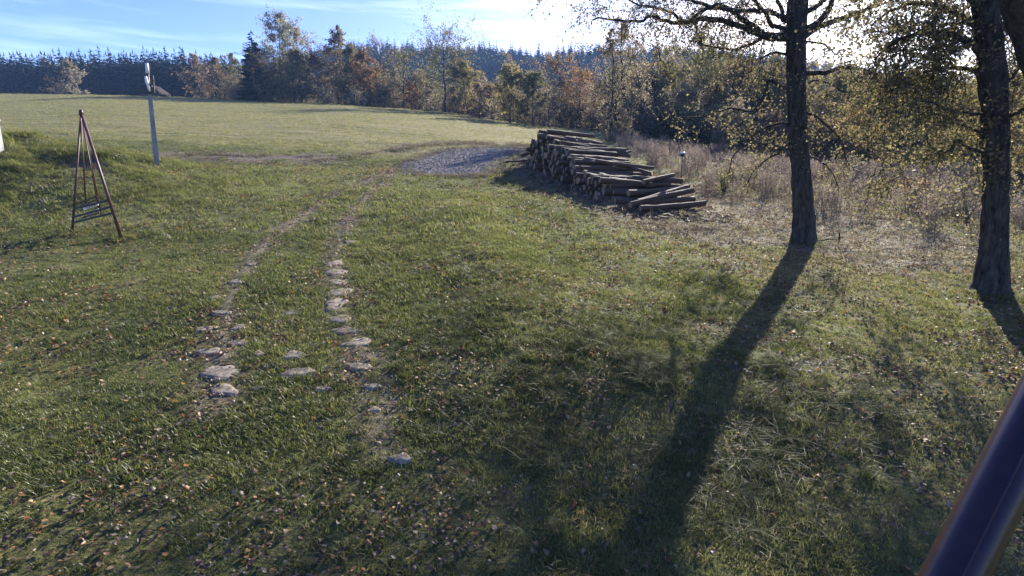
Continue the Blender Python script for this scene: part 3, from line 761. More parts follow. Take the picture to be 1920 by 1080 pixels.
#        X,   Ytop, depth, kind,  crown0, width px, leafmat, barkmat, leaves, leafsize, n1, label
TREES = [
 (515, 44, 100, 'round', .22, 100, L_SILVER, M_GREYTWIG, 4200, .34, 20, 'tall silvery pale tree standing beside the lone pointed spruce', 0),
 (562, 62, 98, 'tall', .18, 78, L_PALE, M_GREYTWIG, 1300, .30, 18, 'half bare twiggy tree right of the silvery tree', 0),
 (541, 108, 94, 'round', .15, 80, L_OLIVE, M_BARK_DARK, 2600, .30, 14, 'low olive tree below the silvery tree at the field edge', 0),
 (592, 120, 97, 'round', .15, 70, L_BROWN, M_BARK_DARK, 2300, .30, 14, 'brown bushy tree between the twiggy tree and the tufted tall tree', 0),
 (624, 55, 99, 'tall', .15, 66, L_BROWN, M_BARK_DARK, 2600, .32, 20, 'tall narrow brown tree with two tufts above the ridge line', 0),
 (650, 100, 96, 'round', .12, 64, L_OLIVE, M_BARK_DARK, 2200, .30, 14, 'olive tree right behind the orange tree', 0),
 (679, 110, 92, 'round', .18, 56, L_ORANGE, M_BARK_DARK, 2400, .28, 14, 'round rust orange tree at the field edge', 0),
 (715, 80, 104, 'wide', .2, 84, L_BROWN, M_BARK_DARK, 1100, .28, 18, 'tall bare brown tree right of the orange tree', 0),
 (748, 108, 92, 'wide', .2, 70, L_OLIVE, M_BARK_DARK, 1500, .28, 15, 'dark limbed sparse tree left of the broad oak', 0),
 (770, 160, 84, 'round', .12, 34, L_ORANGE, M_BARK_DARK, 900, .24, 9, 'small reddish bush tree below the broad oak', 0),
 (831, 80, 86, 'wide', .33, 118, L_OLIVE, M_BARK, 3600, .26, 22, 'broad oak with thick dark trunk and spreading limbs', 0),
 (800, 165, 83, 'round', .1, 34, L_PALE, M_BARK_DARK, 800, .24, 9, 'small pale bush left of the oak trunk', 0),
 (868, 128, 84, 'round', .15, 64, L_YELLOW, M_BARK_DARK, 2100, .27, 13, 'yellowish tree touching the right side of the broad oak', 0),
 (897, 165, 80, 'round', .12, 44, L_BROWN, M_BARK_DARK, 1300, .24, 10, 'low brown tree in the gap right of the broad oak', 0),
 (957, 142, 74, 'round', .15, 76, L_YELLOW, M_BARK_DARK, 3300, .25, 16, 'rounded olive yellow tree above the field edge', 0),
 (1000, 148, 72, 'round', .18, 56, L_OLIVE, M_BARK, 2400, .24, 14, 'olive tree with dark trunk right of the rounded yellow tree', 0),
 (1030, 176, 70, 'round', .1, 44, L_PALE, M_BARK_DARK, 1500, .22, 11, 'small pale yellow tree at the end of the field', 0),
 (1052, 122, 82, 'wide', .15, 104, L_BROWN, M_BARK_DARK, 3600, .28, 18, 'large domed brown tree behind the small pale tree', 0),
 (1088, 140, 74, 'round', .2, 72, L_ORANGE, M_BARK, 1500, .25, 14, 'orange brown tree left of the two birches', 0),
 (922, 170, 80, 'round', .1, 40, L_ORANGE, M_BARK_DARK, 1100, .24, 10, 'low orange brown tree left of the rounded yellow tree', 0),
 (1236, 88, 100, 'tall', .25, 74, L_BROWN, M_BARK_DARK, 700, .26, 20, 'bare bluish tree seen between birches and grey bushes', 0),
 (1205, 150, 66, 'round', .1, 90, L_PALE, M_GREYTWIG, 2600, .24, 14, 'pale twiggy tree just right of the birches', 0),
 (1292, 180, 50, 'round', .08, 84, L_PALE, M_GREYTWIG, 3400, .17, 16, 'pale leafed bushy tree behind the dark shrub', 0),
 (1248, 128, 62, 'round', .1, 84, L_PALE, M_GREYTWIG, 3000, .21, 15, 'pale golden tree between the birches and the dark shrub', 0),
 (1345, 170, 50, 'round', .08, 80, L_YELLOW, M_GREYTWIG, 2800, .18, 14, 'yellowish bushy tree above the lamp post', 0),
 (1322, 92, 58, 'round', .12, 150, L_OLIVE, M_GREYTWIG, 4600, .20, 20, 'large grey olive tree behind the lamp post', 0),
 (1372, 128, 56, 'tall', .12, 110, L_BROWN, M_BARK_DARK, 3300, .20, 18, 'brown twiggy tree left of the near trunk', 0),
 (1385, 215, 44, 'round', .08, 78, L_PALE, M_GREYTWIG, 2300, .16, 13, 'pale bush with dry leaves above the weeds', 0),
 (1440, 150, 52, 'round', .1, 110, L_OLIVE, M_BARK_DARK, 3600, .19, 16, 'olive tree close behind the near trunk', 0),
 (1455, 225, 42, 'round', .08, 80, L_BROWN, M_BARK_DARK, 2300, .16, 12, 'low brown bush tree behind the near trunk', 0),
 (1570, 160, 46, 'round', .1, 130, L_YELLOW, M_BARK_DARK, 4800, .17, 18, 'olive yellow tree between the two near trunks', 0),
 (1535, 235, 38, 'round', .08, 84, L_BROWN, M_BARK_DARK, 2300, .15, 12, 'brown bush right of the left near trunk', 0),
 (1640, 190, 34, 'round', .1, 130, L_GOLD, M_BARK_DARK, 4600, .13, 18, 'golden leafed tree behind the drooping branches', 0),
 (1720, 150, 36, 'tall', .1, 150, L_OLIVE, M_BARK_DARK, 5000, .14, 18, 'dense olive tree left of the right near trunk', 0),
 (1795, 190, 30, 'round', .1, 140, L_YELLOW, M_BARK_DARK, 4600, .12, 17, 'yellowish tree just left of the right near trunk', 0),
 (1905, 150, 28, 'tall', .1, 150, L_GOLD, M_BARK_DARK, 5000, .12, 18, 'golden tree at the right edge behind the near trunk', 0),
 (125, 118, 112, 'tall', .1, 52, L_PALE, M_BARK_DARK, 1700, .34, 14, 'tan autumn tree standing before the dark spruce wood', 0),
 (103, 150, 110, 'round', .05, 40, L_BROWN, M_BARK_DARK, 900, .32, 9, 'low tan bush beside the tan autumn tree', 0),
 (372, 108, 108, 'tall', .15, 56, L_BROWN, M_BARK_DARK, 1500, .32, 16, 'grey brown tree at the right end of the spruce wood', 0),
 (405, 112, 106, 'tall', .15, 54, L_BROWN, M_BARK_DARK, 1500, .32, 16, 'second grey brown tree beside the spruce wood', 0),
 (432, 106, 104, 'tall', .15, 50, L_OLIVE, M_BARK_DARK, 1400, .32, 16, 'thin grey tree left of the lone pointed spruce', 0),
 (488, 112, 93, 'round', .1, 50, L_BROWN, M_BARK_DARK, 1700, .28, 12, 'brown tree in front of the lone pointed spruce', 0),
]
def place(X, Ytop, d):
    q = P(X, Ytop, d); b = np.array([q[0], q[1], H(q[0], q[1])]); return b, q[2] - b[2]
for ti, (X, Yt, d, kind, c0, wpx, lm, bm, nl, ls, n1, lab, _) in enumerate(TREES):
    b, h = place(X, Yt, d)
    rad = wpx / 2 * d / 1000 * 1.0
    bme, fme = grow_tree(h, c0, rad, kind, n1 + 6, 8, int(nl * (1.9 if kind == 'wide' else 3.6 if nl > 1500 else 2.2)), ls * .78, max(.10, h * (.026 if kind == 'wide' else .016)), 0.12, (rng.normal() * .03, 0), bm, lm, 100 + ti)
    t = thing('deciduous_tree' if h > 4.5 else 'small_tree', lab, 'tree', b, 0, 'autumn trees at the edge of the field')
    part('trunk', bme, t); part('crown', fme, t, 'stuff')

# brushwood and young trees that fill the wood below the taller crowns
THICKET = []
for k, (lm, kd) in enumerate([(L_BROWN, 'round'), (L_OLIVE, 'round'), (L_PALE, 'tall'), (L_BROWN, 'tall'), (L_YELLOW, 'round')]):
    q = leaf_mat('thicket_leaf_%s' % lm.name, [c for c in ((0.10, 0.08, 0.055), (0.18, 0.145, 0.09), (0.28, 0.225, 0.14))] if k in (0, 3) else ([(0.10, 0.095, 0.05), (0.17, 0.155, 0.075), (0.27, 0.235, 0.12)] if k in (1, 4) else [(0.12, 0.10, 0.07), (0.21, 0.17, 0.115), (0.31, 0.26, 0.17)]), .6, .01, .6)
    bme, fme = grow_tree(6.0, .06, 2.6, kd, 18, 7, 2600, .21, .07, .05, (0, 0), M_BARK_DARK, q, 900 + k, .4, 3)
    a = MB(); nb = len(bme.vertices)
    co = np.empty(nb * 3, np.float32); bme.vertices.foreach_get('co', co); fc = np.empty(len(fme.vertices) * 3, np.float32); fme.vertices.foreach_get('co', fc)
    bq = np.array([list(p.vertices) for p in bme.polygons if len(p.vertices) == 4]); fq = np.arange(len(fme.vertices)).reshape(-1, 4) + nb
    vv = np.concatenate([np.zeros(nb), rng.random(len(fme.vertices) // 4).repeat(4)])
    THICKET.append(mesh_np('thicket', np.vstack([co.reshape(-1, 3), fc.reshape(-1, 3)]), [bq, fq], [M_BARK_DARK, q], {'v': vv}, midx=[0] * len(bq) + [1] * len(fq), smooth=False))
tt = np.concatenate([-.50 + .72 * rng.random(330), .20 + .85 * rng.random(420)]); m = len(tt)
dd = np.interp(tt, T_TAB, D_TAB) + np.where(tt < .2, 5 + 45 * rng.random(m), 4 + 60 * rng.random(m) ** 1.3)
x, y = tt * dd, dd
scatter('thicket', np.stack([x, y, H(x, y)], 1), .45 + .75 * rng.random(m) + np.where(tt > .2, .25, 0), np.stack([np.zeros(m), np.zeros(m), rng.random(m) * 6.28], 1), rng.integers(0, 5, m), rng.random(m), THICKET)

# the two birches behind the log pile
for (X, Yt, d, lab, w, lean) in ((1146, 60, 46, 'left one of the two slender birches behind the log pile', 74, -.03), (1162, 40, 46.5, 'right and taller one of the two slender birches behind the log pile', 116, .01)):
    g = gp(X, 268 if X < 1150 else 266)
    b = P(X, 262, d); b[2] = H(b[0], b[1]); h = P(X, Yt, d)[2] - b[2]
    bme, fme = grow_tree(h, .16, w / 2 * d / 1000, 'tall', 26, 7, 12000 if X > 1150 else 7000, .10, .17, .55, (lean, 0), M_BARK, L_BIRCH, 300 + X, .5)
    t = thing('birch_tree', lab, 'tree', b); part('trunk', bme, t); part('crown', fme, t, 'stuff')

# shrubs along the edge
def shrub(X, Y, d, wpx, hpx, lm, nl, ls, lab, seed, bm=M_BARK_DARK, name='shrub'):
    q = P(X, Y, d); b = np.array([q[0], q[1], H(q[0], q[1])]); top = P(X, Y - hpx, d)[2]
    h = max(.5, top - b[2])
    bme, fme = grow_tree(h, .05, wpx / 2 * d / 1000, 'round', 12, 5, nl, ls, .05 + .01 * h, 0.0, (0, 0), bm, lm, seed, .3, 3)
    t = thing(name, lab, 'shrub', b); part('stem', bme, t); part('foliage', fme, t, 'stuff'); return t
shrub(1262, 272, 44, 70, 40, L_DARK, 3600, .16, 'dark evergreen shrub at the edge of the weeds', 401)
shrub(1304, 266, 46, 40, 12, L_DARK, 900, .16, 'second dark shrub right of the evergreen shrub', 402)
shrub(1712, 412, 19, 60, 26, L_ORANGE, 700, .07, 'low orange leafed shrub among the weeds', 403)
shrub(1640, 405, 20, 44, 36, L_GOLD, 420, .07, 'small golden shrub left of the orange shrub', 404)
shrub(1802, 470, 16.5, 110, 120, L_NEAR, 420, .05, 'many stemmed half bare shrub beside the right near trunk', 405, M_GREYTWIG)
shrub(1355, 368, 21, 56, 30, L_OLIVE, 500, .06, 'low weedy shrub right of the log pile', 406)
shrub(1245, 600 - 300, 36, 30, 18, L_BROWN, 300, .1, 'low brown bush behind the weeds near the lamp post', 407)
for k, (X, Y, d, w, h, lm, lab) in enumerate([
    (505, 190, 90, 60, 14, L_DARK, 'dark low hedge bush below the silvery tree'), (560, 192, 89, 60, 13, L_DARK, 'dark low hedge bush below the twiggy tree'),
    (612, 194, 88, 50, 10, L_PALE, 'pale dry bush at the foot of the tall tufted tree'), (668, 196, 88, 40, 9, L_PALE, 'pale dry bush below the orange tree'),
    (720, 198, 86, 44, 12, L_DARK, 'dark bush right of the orange tree'), (860, 212, 82, 40, 14, L_BROWN, 'brown bush right of the oak trunk'),
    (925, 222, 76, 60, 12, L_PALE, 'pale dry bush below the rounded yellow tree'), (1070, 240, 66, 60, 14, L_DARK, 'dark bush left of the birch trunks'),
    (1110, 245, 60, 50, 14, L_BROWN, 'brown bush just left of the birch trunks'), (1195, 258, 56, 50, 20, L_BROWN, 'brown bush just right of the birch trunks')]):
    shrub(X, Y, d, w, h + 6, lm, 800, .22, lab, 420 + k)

# ------------------------------------------------------------------ spruces
L_SPRUCE = leaf_mat('spruce_needles', [(0.006, 0.011, 0.009), (0.012, 0.019, 0.013), (0.020, 0.026, 0.016)], .05, .004, .6)
L_SPRUCE_I = leaf_mat('forest_needles', [(0.007, 0.012, 0.008), (0.013, 0.020, 0.011), (0.023, 0.028, 0.016)], .05, .004, .6, True)
def spruce(h, rad, seed, lmat, whorls=24, per=8, wide=.34):
    global rng
    keep = rng; rng = np.random.default_rng(seed)
    mb = MB(); vv = []
    for w in range(whorls):
        f = w / whorls; z = h * (.10 + .89 * f ** .95); L = rad * (1 - f) ** .68 + .10
        for k in range(per if f < .75 else 5):
            a = k * 6.283 / per + rng.random() * .9 + w; l = L * (.6 + .6 * rng.random())
            d = np.array([math.cos(a), math.sin(a), 0]); s = np.array([-d[1], d[0], 0])
            dr = -.38 * l * (.6 + .6 * rng.random()); up = .10 * l; wd = l * wide
            b = np.array([0, 0, z + rng.normal() * h * .008])
            m1 = b + d * l * .55 + [0, 0, dr * .35]; tip = b + d * l + [0, 0, dr * .75 + up]
            V = np.array([b, m1 + s * wd + [0, 0, dr * .35], tip, m1 - s * wd + [0, 0, dr * .35], m1 + [0, 0, .06 * l]])
            mb.add(V, None, [(0, 1, 4), (1, 2, 4), (2, 3, 4), (3, 0, 4)]); vv += [rng.random()] * 5
    n0 = mb.n
    V = np.array([[0, 0, h * 1.0], [.14, 0, h * .95], [-.08, .12, h * .95], [-.08, -.12, h * .95]]); mb.add(V, None, [(0, 1, 2), (0, 2, 3), (0, 3, 1)]); vv += [.5] * 4
    cr = mb.mesh('crown', lmat, smooth=False, attrs={'v': np.array(vv)})
    t = MB(); t.tube([(0, 0, -1), (0, 0, h * .5), (0, 0, h * .95)], [h * .014, h * .008, .01], 5)
    rng = keep
    return t.mesh('trunk', M_BARK_DARK), cr
# lone spruce
b, h = place(470, 55, 96)
tm, cm = spruce(h, 3.1, 501, L_SPRUCE, 30, 10)
t = thing('spruce_tree', 'lone dark spruce with pointed top left of the silvery tree', 'tree', b); part('trunk', tm, t); part('crown', cm, t, 'stuff')
SPR = [spruce(20, 2.8 + .25 * k, 510 + k, L_SPRUCE, 22, 9, .46) for k in range(5)]
SPR_I = [spruce(20, 2.9 + .25 * k, 510 + k, L_SPRUCE_I, 18, 7, .55)[1] for k in range(4)]
def spruce_thing(b, h, k, lab, grp):
    t = thing('spruce_tree', lab, 'tree', b, rng.random() * 6.28, grp)
    s = h / 20.0; w = s * (.85 + .35 * rng.random())
    t.scale = (w, w, s)
    part('trunk', SPR[k][0], t); part('crown', SPR[k][1], t)
# wood on the left: front trees
for row, (d, n) in enumerate(((136, 46), (143, 46), (151, 46))):
    for i_ in range(n):
        X = -25 + (i_ + .5 + rng.normal() * .28) * (455 / n)
        Yt = np.interp(X, [-25, 120, 200, 280, 350, 440], [101, 101, 97, 94, 96, 104]) + rng.normal() * 6.5 + 9 * (vnoise(X, row * 9, 26, 97) - .5) + 4 - 3 * row
        b, h = place(X, Yt, d + rng.normal() * 2)
        spruce_thing(b, h, int(rng.integers(0, 5)), 'dark spruce in the wood behind the left end of the field', 'spruces of the wood on the left')
# skyline of the far ridge
for i_ in range(160):
    X = 585 + (i_ + .5 + rng.normal() * .3) * (1080 / 160)
    d = 398 + rng.normal() * 4
    q = P(X, 100, d); b = np.array([q[0], q[1], H(q[0], q[1])])
    spruce_thing(b, max(11, 17.5 + rng.normal() * 3.4 + 3 * (float(vnoise(X, 3, 30, 98)) - .5)), int(rng.integers(0, 5)), 'small dark spruce in the row along the far ridge skyline', 'spruces along the far ridge skyline')
# the rest of the forests
pts = []
d = 225 + 171 * rng.random(13000) ** .9; tt = -.95 + 2.0 * rng.random(13000); x = tt * d; y = d
pts.append(np.stack([x, y, H(x, y)], 1))
d = 155 + 40 * rng.random(2200); tt = -1.0 + .56 * rng.random(2200); x = tt * d; pts.append(np.stack([x, d, H(x, d)], 1))
pts = np.vstack(pts); m = len(pts)
scatter('conifer_forest', pts, .75 + .35 * rng.random(m), np.stack([np.zeros(m), np.zeros(m), rng.random(m) * 6.28], 1), rng.integers(0, 4, m), np.clip(.45 + .25 * rng.normal(size=m), 0, 1), SPR_I)
# a few broad trees on the hillside
for k, (X, Yt, d, lm, lab) in enumerate([(953, 106, 300, L_ORANGE, 'orange autumn tree alone among spruces on the far hillside'), (1120, 120, 280, L_BROWN, 'brown tree on the far hillside behind the birches'), (705, 128, 240, L_BROWN, 'brown tree on the far hillside left of the oak')]):
    q = P(X, Yt, d); b = np.array([q[0], q[1], H(q[0], q[1])]); h = max(12, q[2] - b[2])
    bme, fme = grow_tree(h, .3, 4.5, 'round', 12, 5, 1500, .7, .3, 0, (0, 0), M_BARK_DARK, lm, 600 + k)
    t = thing('deciduous_tree', lab, 'tree', b); part('trunk', bme, t); part('crown', fme, t, 'stuff')

# ------------------------------------------------------------------ near trees (limbs traced, a few more added to cast shade)
def dense_path(pts, rad, step):
    pts = np.asarray(pts, float); L = np.concatenate([[0], np.cumsum(np.linalg.norm(np.diff(pts, axis=0), axis=1))])
    n = max(4, int(L[-1] / step)); s = np.linspace(0, L[-1], n)
    # Catmull-Rom through the points
    out = []
    E = np.vstack([2 * pts[0] - pts[1], pts, 2 * pts[-1] - pts[-2]])
    for v in s:
        k = min(len(pts) - 2, int(np.searchsorted(L, v, 'right') - 1)); t = (v - L[k]) / (L[k + 1] - L[k] + 1e-9)
        p0, p1, p2, p3 = E[k], E[k + 1], E[k + 2], E[k + 3]
        out.append(.5 * (2 * p1 + (p2 - p0) * t + (2 * p0 - 5 * p1 + 4 * p2 - p3) * t * t + (3 * p1 - p0 - 3 * p2 + p3) * t ** 3))
    return np.array(out), np.interp(s, L, rad)

def trunk_mesh(pts, rad, base, sides=30, flare=0.5, name='trunk', mat=M_BARK):
    c, r = dense_path(pts, rad, .05)
    zz = c[:, 2] - c[0, 2]
    th = np.linspace(0, 2 * np.pi, sides, endpoint=False)
    fl = flare * np.exp(-np.maximum(zz, 0) / .22)
    R = r[:, None] * (1 + fl[:, None] * (.75 + .45 * np.cos(5 * th + .6)[None, :] + .2 * np.cos(3 * th)[None, :]))
    ridge = vnoise(th[None, :] * 6 + 0 * zz[:, None], zz[:, None] * 2.0 + 0 * th[None, :], .55, 71) + .6 * vnoise(th[None, :] * 14 + 0 * zz[:, None], zz[:, None] * 4 + 0 * th[None, :], .55, 72)
    R = R + .045 * (ridge - .8) + .02 * (vnoise(th[None, :] * 1.5 + 0 * zz[:, None], zz[:, None] + 0 * th[None, :], .6, 73) - .5)
    V = np.stack([c[:, 0, None] + R * np.cos(th), c[:, 1, None] + R * np.sin(th), c[:, 2, None] + 0 * R], -1).reshape(-1, 3)
    n = len(c); i = np.arange(n - 1)[:, None] * sides; j = np.arange(sides)[None, :]; k = (j + 1) % sides
    Q = np.stack([i + j, i + k, i + sides + k, i + sides + j], -1).reshape(-1, 4)
    return mesh_np(name, V - base, [Q], mat)

def sprout(path, rad, lp, mb, n, L, droop, thick=.25):
    """side twigs hanging along a limb; leaf carriers are gathered in lp"""
    for _ in range(n):
        t = .12 + .88 * rng.random(); k = min(len(path) - 2, int(t * (len(path) - 1)))
        a = path[k]; tan = path[k + 1] - path[k]; tan = tan / (np.linalg.norm(tan) + 1e-9)
        d = tan * .6 + rng.normal(size=3) * .7; d[2] += .35 * rng.normal(); d /= np.linalg.norm(d)
        ll = L * (.4 + .8 * rng.random()); pts = [a]
        for s in range(4):
            d = d + rng.normal(size=3) * .22 + np.array([0, 0, -droop * (.1 + .3 * s)]); d /= np.linalg.norm(d); pts.append(pts[-1] + d * ll / 4)
        pts = np.array(pts); r = max(.005, min(.012, rad[k] * thick)); mb.tube(pts, r * np.array([1, .8, .6, .45, .3]), 4, False)
        for s in range(3):
            q = pts[1 + s]; e = q + (d + rng.normal(size=3) * .8) * ll * .28 + np.array([0, 0, -droop * ll * .3])
            mb.tube([q, (q + e) / 2 + rng.normal(size=3) * .02, e], [.005, .004, .003], 3, False)
            lp.append((q, e))
        lp.append((pts[2], pts[4]))

def near_tree(name, label, trunk_px, d, limbs, nleaf, leaf_size, droop, lmat, cat='tree', flare=.5, extra=(), top=None):
    pts, rad = [], []
    for (X, Y, w) in trunk_px:
        p = P(X, Y, d); pts.append(p); rad.append(w / 2 * d / ray(X, Y)[1] / 1000 * ray(X, Y)[1])
    base = pts[0].copy(); base[2] = H(base[0], base[1]); pts[0][2] = base[2] - .12
    if top:
        for (dx, dz, r) in top: pts.append(pts[-1] + np.array([dx, 0, dz])); rad.append(r)
    t = thing(name, label, cat, base)
    part('trunk', trunk_mesh(pts, rad, base, flare=flare), t)
    lp = []; lw = []; tw = MB()
    for (lx, dd, w0, w1, ns, L) in limbs:
        pp = [P(X, Y, d + dd * (i / max(1, len(lx) - 1)) ** .8) for i, (X, Y) in enumerate(lx)]
        path_, r_ = dense_path(pp, np.linspace(w0, w1, len(pp)) / 2 * d / 1000, .12)
        path_ = path_ + rng.normal(size=path_.shape) * .012
        mb = MB(); mb.tube(path_ - base, r_, 8, True, .15); part('branch', mb.mesh('branch', M_BARK), t)
        n0 = len(lp); sprout(path_, r_, lp, tw, ns, L, droop); lw += [1.0] * (len(lp) - n0)
    for (c, rr, ns) in extra:                       # further foliage bearing twigs around a point
        for _ in range(ns):
            a = np.asarray(c) + rng.normal(size=3) * rr * .55; dv = rng.normal(size=3) * .4 + np.array([0, 0, -droop * .6])
            e = a + dv / np.linalg.norm(dv) * (.5 + .5 * rng.random())
            tw.tube([a, (a + e) / 2 + rng.normal(size=3) * .05, e], [.006, .005, .003], 3, False); lp.append((a, e)); lw.append(1.3)
    tw.V = [v - base for v in tw.V]
    part('twigs', tw.mesh('twigs', M_BARK_DARK), t, 'stuff')
    w8 = np.array([max(.05, rng.normal(1, .6)) for _ in lp]) * np.array(lw); pick = rng.choice(len(lp), nleaf, p=w8 / w8.sum())
    A = np.array([q[0] for q in lp])[pick]; E = np.array([q[1] for q in lp])[pick]
    pp = A + (E - A) * (.15 + .9 * rng.random((nleaf, 1))) + rng.normal(size=(nleaf, 3)) * .07
    V, Q, v = leaf_cards(pp - base, leaf_size * (.45 + 1.0 * rng.random(nleaf)))
    part('crown', mesh_np('crown', V, [Q], lmat, {'v': v}, smooth=False), t, 'stuff')
    return t

D1 = gp(1507, 452)[1]
near_tree('birch_tree', 'old tree with crooked bare limbs and long shadow right of the log pile',
    [(1507, 452, 38), (1507, 410, 35), (1504, 350, 33), (1498, 280, 31), (1494, 200, 30), (1493, 120, 31), (1493, 60, 32), (1496, 0, 33), (1498, -90, 30), (1502, -200, 26)], D1,
    [([(1490, 72), (1440, 70), (1402, 54), (1365, 42), (1325, 36), (1287, 41), (1255, 42), (1222, 29), (1198, 40), (1150, 37), (1112, 36)], -1.2, 12, 2.5, 26, 1.1),
     ([(1490, 66), (1440, 66), (1412, 50), (1385, 33), (1364, 14), (1338, 11), (1312, 24), (1285, 41), (1262, 24), (1238, 17), (1205, 12), (1170, -5)], -.4, 11, 2.5, 26, 1.1),
     ([(1478, 62), (1436, 69), (1411, 80), (1384, 91), (1349, 91), (1320, 84), (1290, 76)], .6, 7, 2, 16, .9),
     ([(1486, 45), (1470, 30), (1462, 8), (1445, -20), (1400, -60), (1330, -90)], .8, 9, 3, 22, 1.2),
     ([(1484, 52), (1450, 50), (1438, 30), (1425, 12), (1390, -20), (1300, -45), (1210, -60)], -1.6, 8, 3, 26, 1.3),
     ([(1480, 40), (1440, 22), (1380, 20), (1320, 8), (1240, -12), (1150, -22), (1060, -20)], -2.4, 8, 2.5, 34, 1.3),
     ([(1498, 74), (1545, 46), (1600, 28), (1650, 4), (1700, -40)], .8, 12, 4, 14, 1.0),
     ([(1498, 62), (1530, 45), (1553, 20), (1562, -8), (1575, -60)], -.8, 14, 5, 12, 1.0),
     ([(1498, 30), (1530, 12), (1555, -10), (1600, -50)], .3, 11, 4, 12, 1.0),
     ([(1498, 136), (1550, 136), (1582, 127), (1622, 131), (1660, 150)], -.6, 9, 2, 10, .8),
     ([(1500, 78), (1545, 83), (1562, 100), (1560, 112)], .5, 4, 1.5, 8, .6),
     ([(1490, 104), (1450, 99), (1420, 112)], -.4, 6, 2, 8, .7),
     ([(1490, 170), (1470, 164), (1442, 151), (1436, 165), (1429, 187), (1409, 209), (1375, 202), (1357, 207), (1313, 218), (1264, 221)], -.7, 7, 1.6, 16, .7),
     ([(1409, 209), (1395, 225), (1380, 240), (1368, 246)], -.7, 3.4, 1.5, 4, .4),
     ([(1495, 168), (1530, 150), (1560, 160), (1600, 182)], .6, 4, 1.5, 8, .7),
     ([(1494, 235), (1455, 232), (1410, 255), (1378, 290), (1365, 330)], -.2, 5, 1.4, 14, .7),  # this and the next two low limbs are added to cast branch shade
     ([(1498, 205), (1540, 225), (1575, 262), (1592, 312)], .3, 5, 1.4, 12, .7),
     ([(1500, 290), (1535, 300), (1560, 325), (1575, 360)], .2, 4, 1.2, 9, .5),
     ([(1495, 262), (1468, 276), (1455, 290), (1430, 305), (1408, 328), (1400, 345)], -.3, 4.5, 1.4, 12, .5)],
    15500, .054, .55, L_NEAR,
    extra=[(P(1350, 30, D1 - .6), 1.0, 70), (P(1270, 15, D1 - 1.5), .8, 60), (P(1420, 110, D1 + .3), .8, 60), (P(1490, 230, D1 - .3), .55, 30), (P(1150, -60, D1 - 1.5), .9, 60), (P(1200, -10, D1 - 2.2), 1.0, 80), (P(1300, -20, D1 - 1.2), 1.0, 80), (P(1430, 10, D1), .8, 40)],  # left clusters, partly out of view, added to deepen shade on the foreground lawn
    top=[(-.1, 2.0, .17), (.1, 2.0, .10)])

D2 = gp(1860, 548)[1]
near_tree('birch_tree', 'dark leafy tree with thick trunk close to the right edge',
    [(1860, 550, 54), (1862, 500, 46), (1866, 400, 39), (1866, 300, 38), (1864, 200, 40), (1858, 100, 40), (1847, 0, 38), (1835, -100, 38), (1820, -220, 32)], D2,
    [([(1860, 215), (1815, 214), (1775, 206), (1745, 192), (1715, 188)], -.5, 8, 2, 18, .7),
     ([(1862, 262), (1820, 240), (1790, 232), (1760, 215)], .5, 6, 2, 14, .7),
     ([(1862, 288), (1812, 276), (1790, 262), (1785, 285), (1760, 284)], -.4, 6, 1.6, 12, .6),
     ([(1858, 110), (1800, 70), (1740, 60), (1680, 75), (1640, 110)], .3, 13, 3, 40, .9),
     ([(1856, 70), (1800, 30), (1730, 5), (1670, 20), (1630, 50)], 1.2, 13, 3, 40, .9),
     ([(1852, 30), (1790, -30), (1700, -60), (1630, -40), (1590, 0)], -.6, 14, 3, 46, 1.0),
     ([(1862, 150), (1820, 130), (1760, 130), (1700, 150), (1650, 165)], .8, 10, 2, 36, .8),
     ([(1866, 170), (1900, 140), (1935, 80), (1960, 20)], .5, 10, 4, 26, .9),
     ([(1866, 230), (1900, 215), (1940, 200), (1985, 210)], -.3, 8, 3, 24, .8),
     ([(1860, 90), (1890, 30), (1920, -30)], .2, 11, 4, 18, .9)],
    25000, .058, .5, L_NEAR,
    extra=[(P(1690, 90, D2 + .3), .75, 90), (P(1770, 70, D2 + .3), .75, 90), (P(1740, 170, D2 + .4), .7, 80), (P(1660, 180, D2 + .2), .5, 40), (P(1720, 290, D2 + .5), .7, 50), (P(1905, 130, D2), .5, 40),
           (P(1700, 10, D2 + .2), .8, 80), (P(1905, 300, D2 + .3), .5, 40), (P(1790, 370, D2 + .6), .5, 26), (P(1680, 330, D2 + .8), .5, 30)],
    top=[(-.2, 2.0, .16), (.1, 2.0, .09)])

# leaning trunk crossing the top right corner
b3 = np.array([11.2, 9.3, 0]); b3[2] = H(b3[0], b3[1])
t = thing('tree', 'thick leaning trunk cutting across the top right corner', 'tree', b3)
pa, pb = P(1955, 95, 8.6), P(1918, -10, 8.4)
pc = pb + (pb - pa) * 2.2
part('trunk', trunk_mesh([b3 - [0, 0, .1], b3 * .55 + pa * .45, pa, pb, pc], [.36, .32, .29, .27, .16], b3, flare=.35), t)
tw = MB(); lp = []
for (c, n_) in ((pa, 40), (pb, 40), (pc, 60), (P(1930, 330, 9.0), 30)):
    for _ in range(n_):
        a = c + rng.normal(size=3) * .5 + [.35, 0, 0]; e = a + rng.normal(size=3) * .3 - [0, 0, .3]; tw.tube([a, e], [.006, .003], 3, False); lp.append((a, e))
tw.V = [v - b3 for v in tw.V]; part('twigs', tw.mesh('twigs', M_BARK_DARK), t, 'stuff')
pick = rng.integers(0, len(lp), 1500); A = np.array([q[0] for q in lp])[pick]; E = np.array([q[1] for q in lp])[pick]
V, Q, v = leaf_cards(A + (E - A) * rng.random((1500, 1)) + rng.normal(size=(1500, 3)) * .06 - b3, .06)
part('crown', mesh_np('crown', V, [Q], L_NEAR, {'v': v}, smooth=False), t, 'stuff')

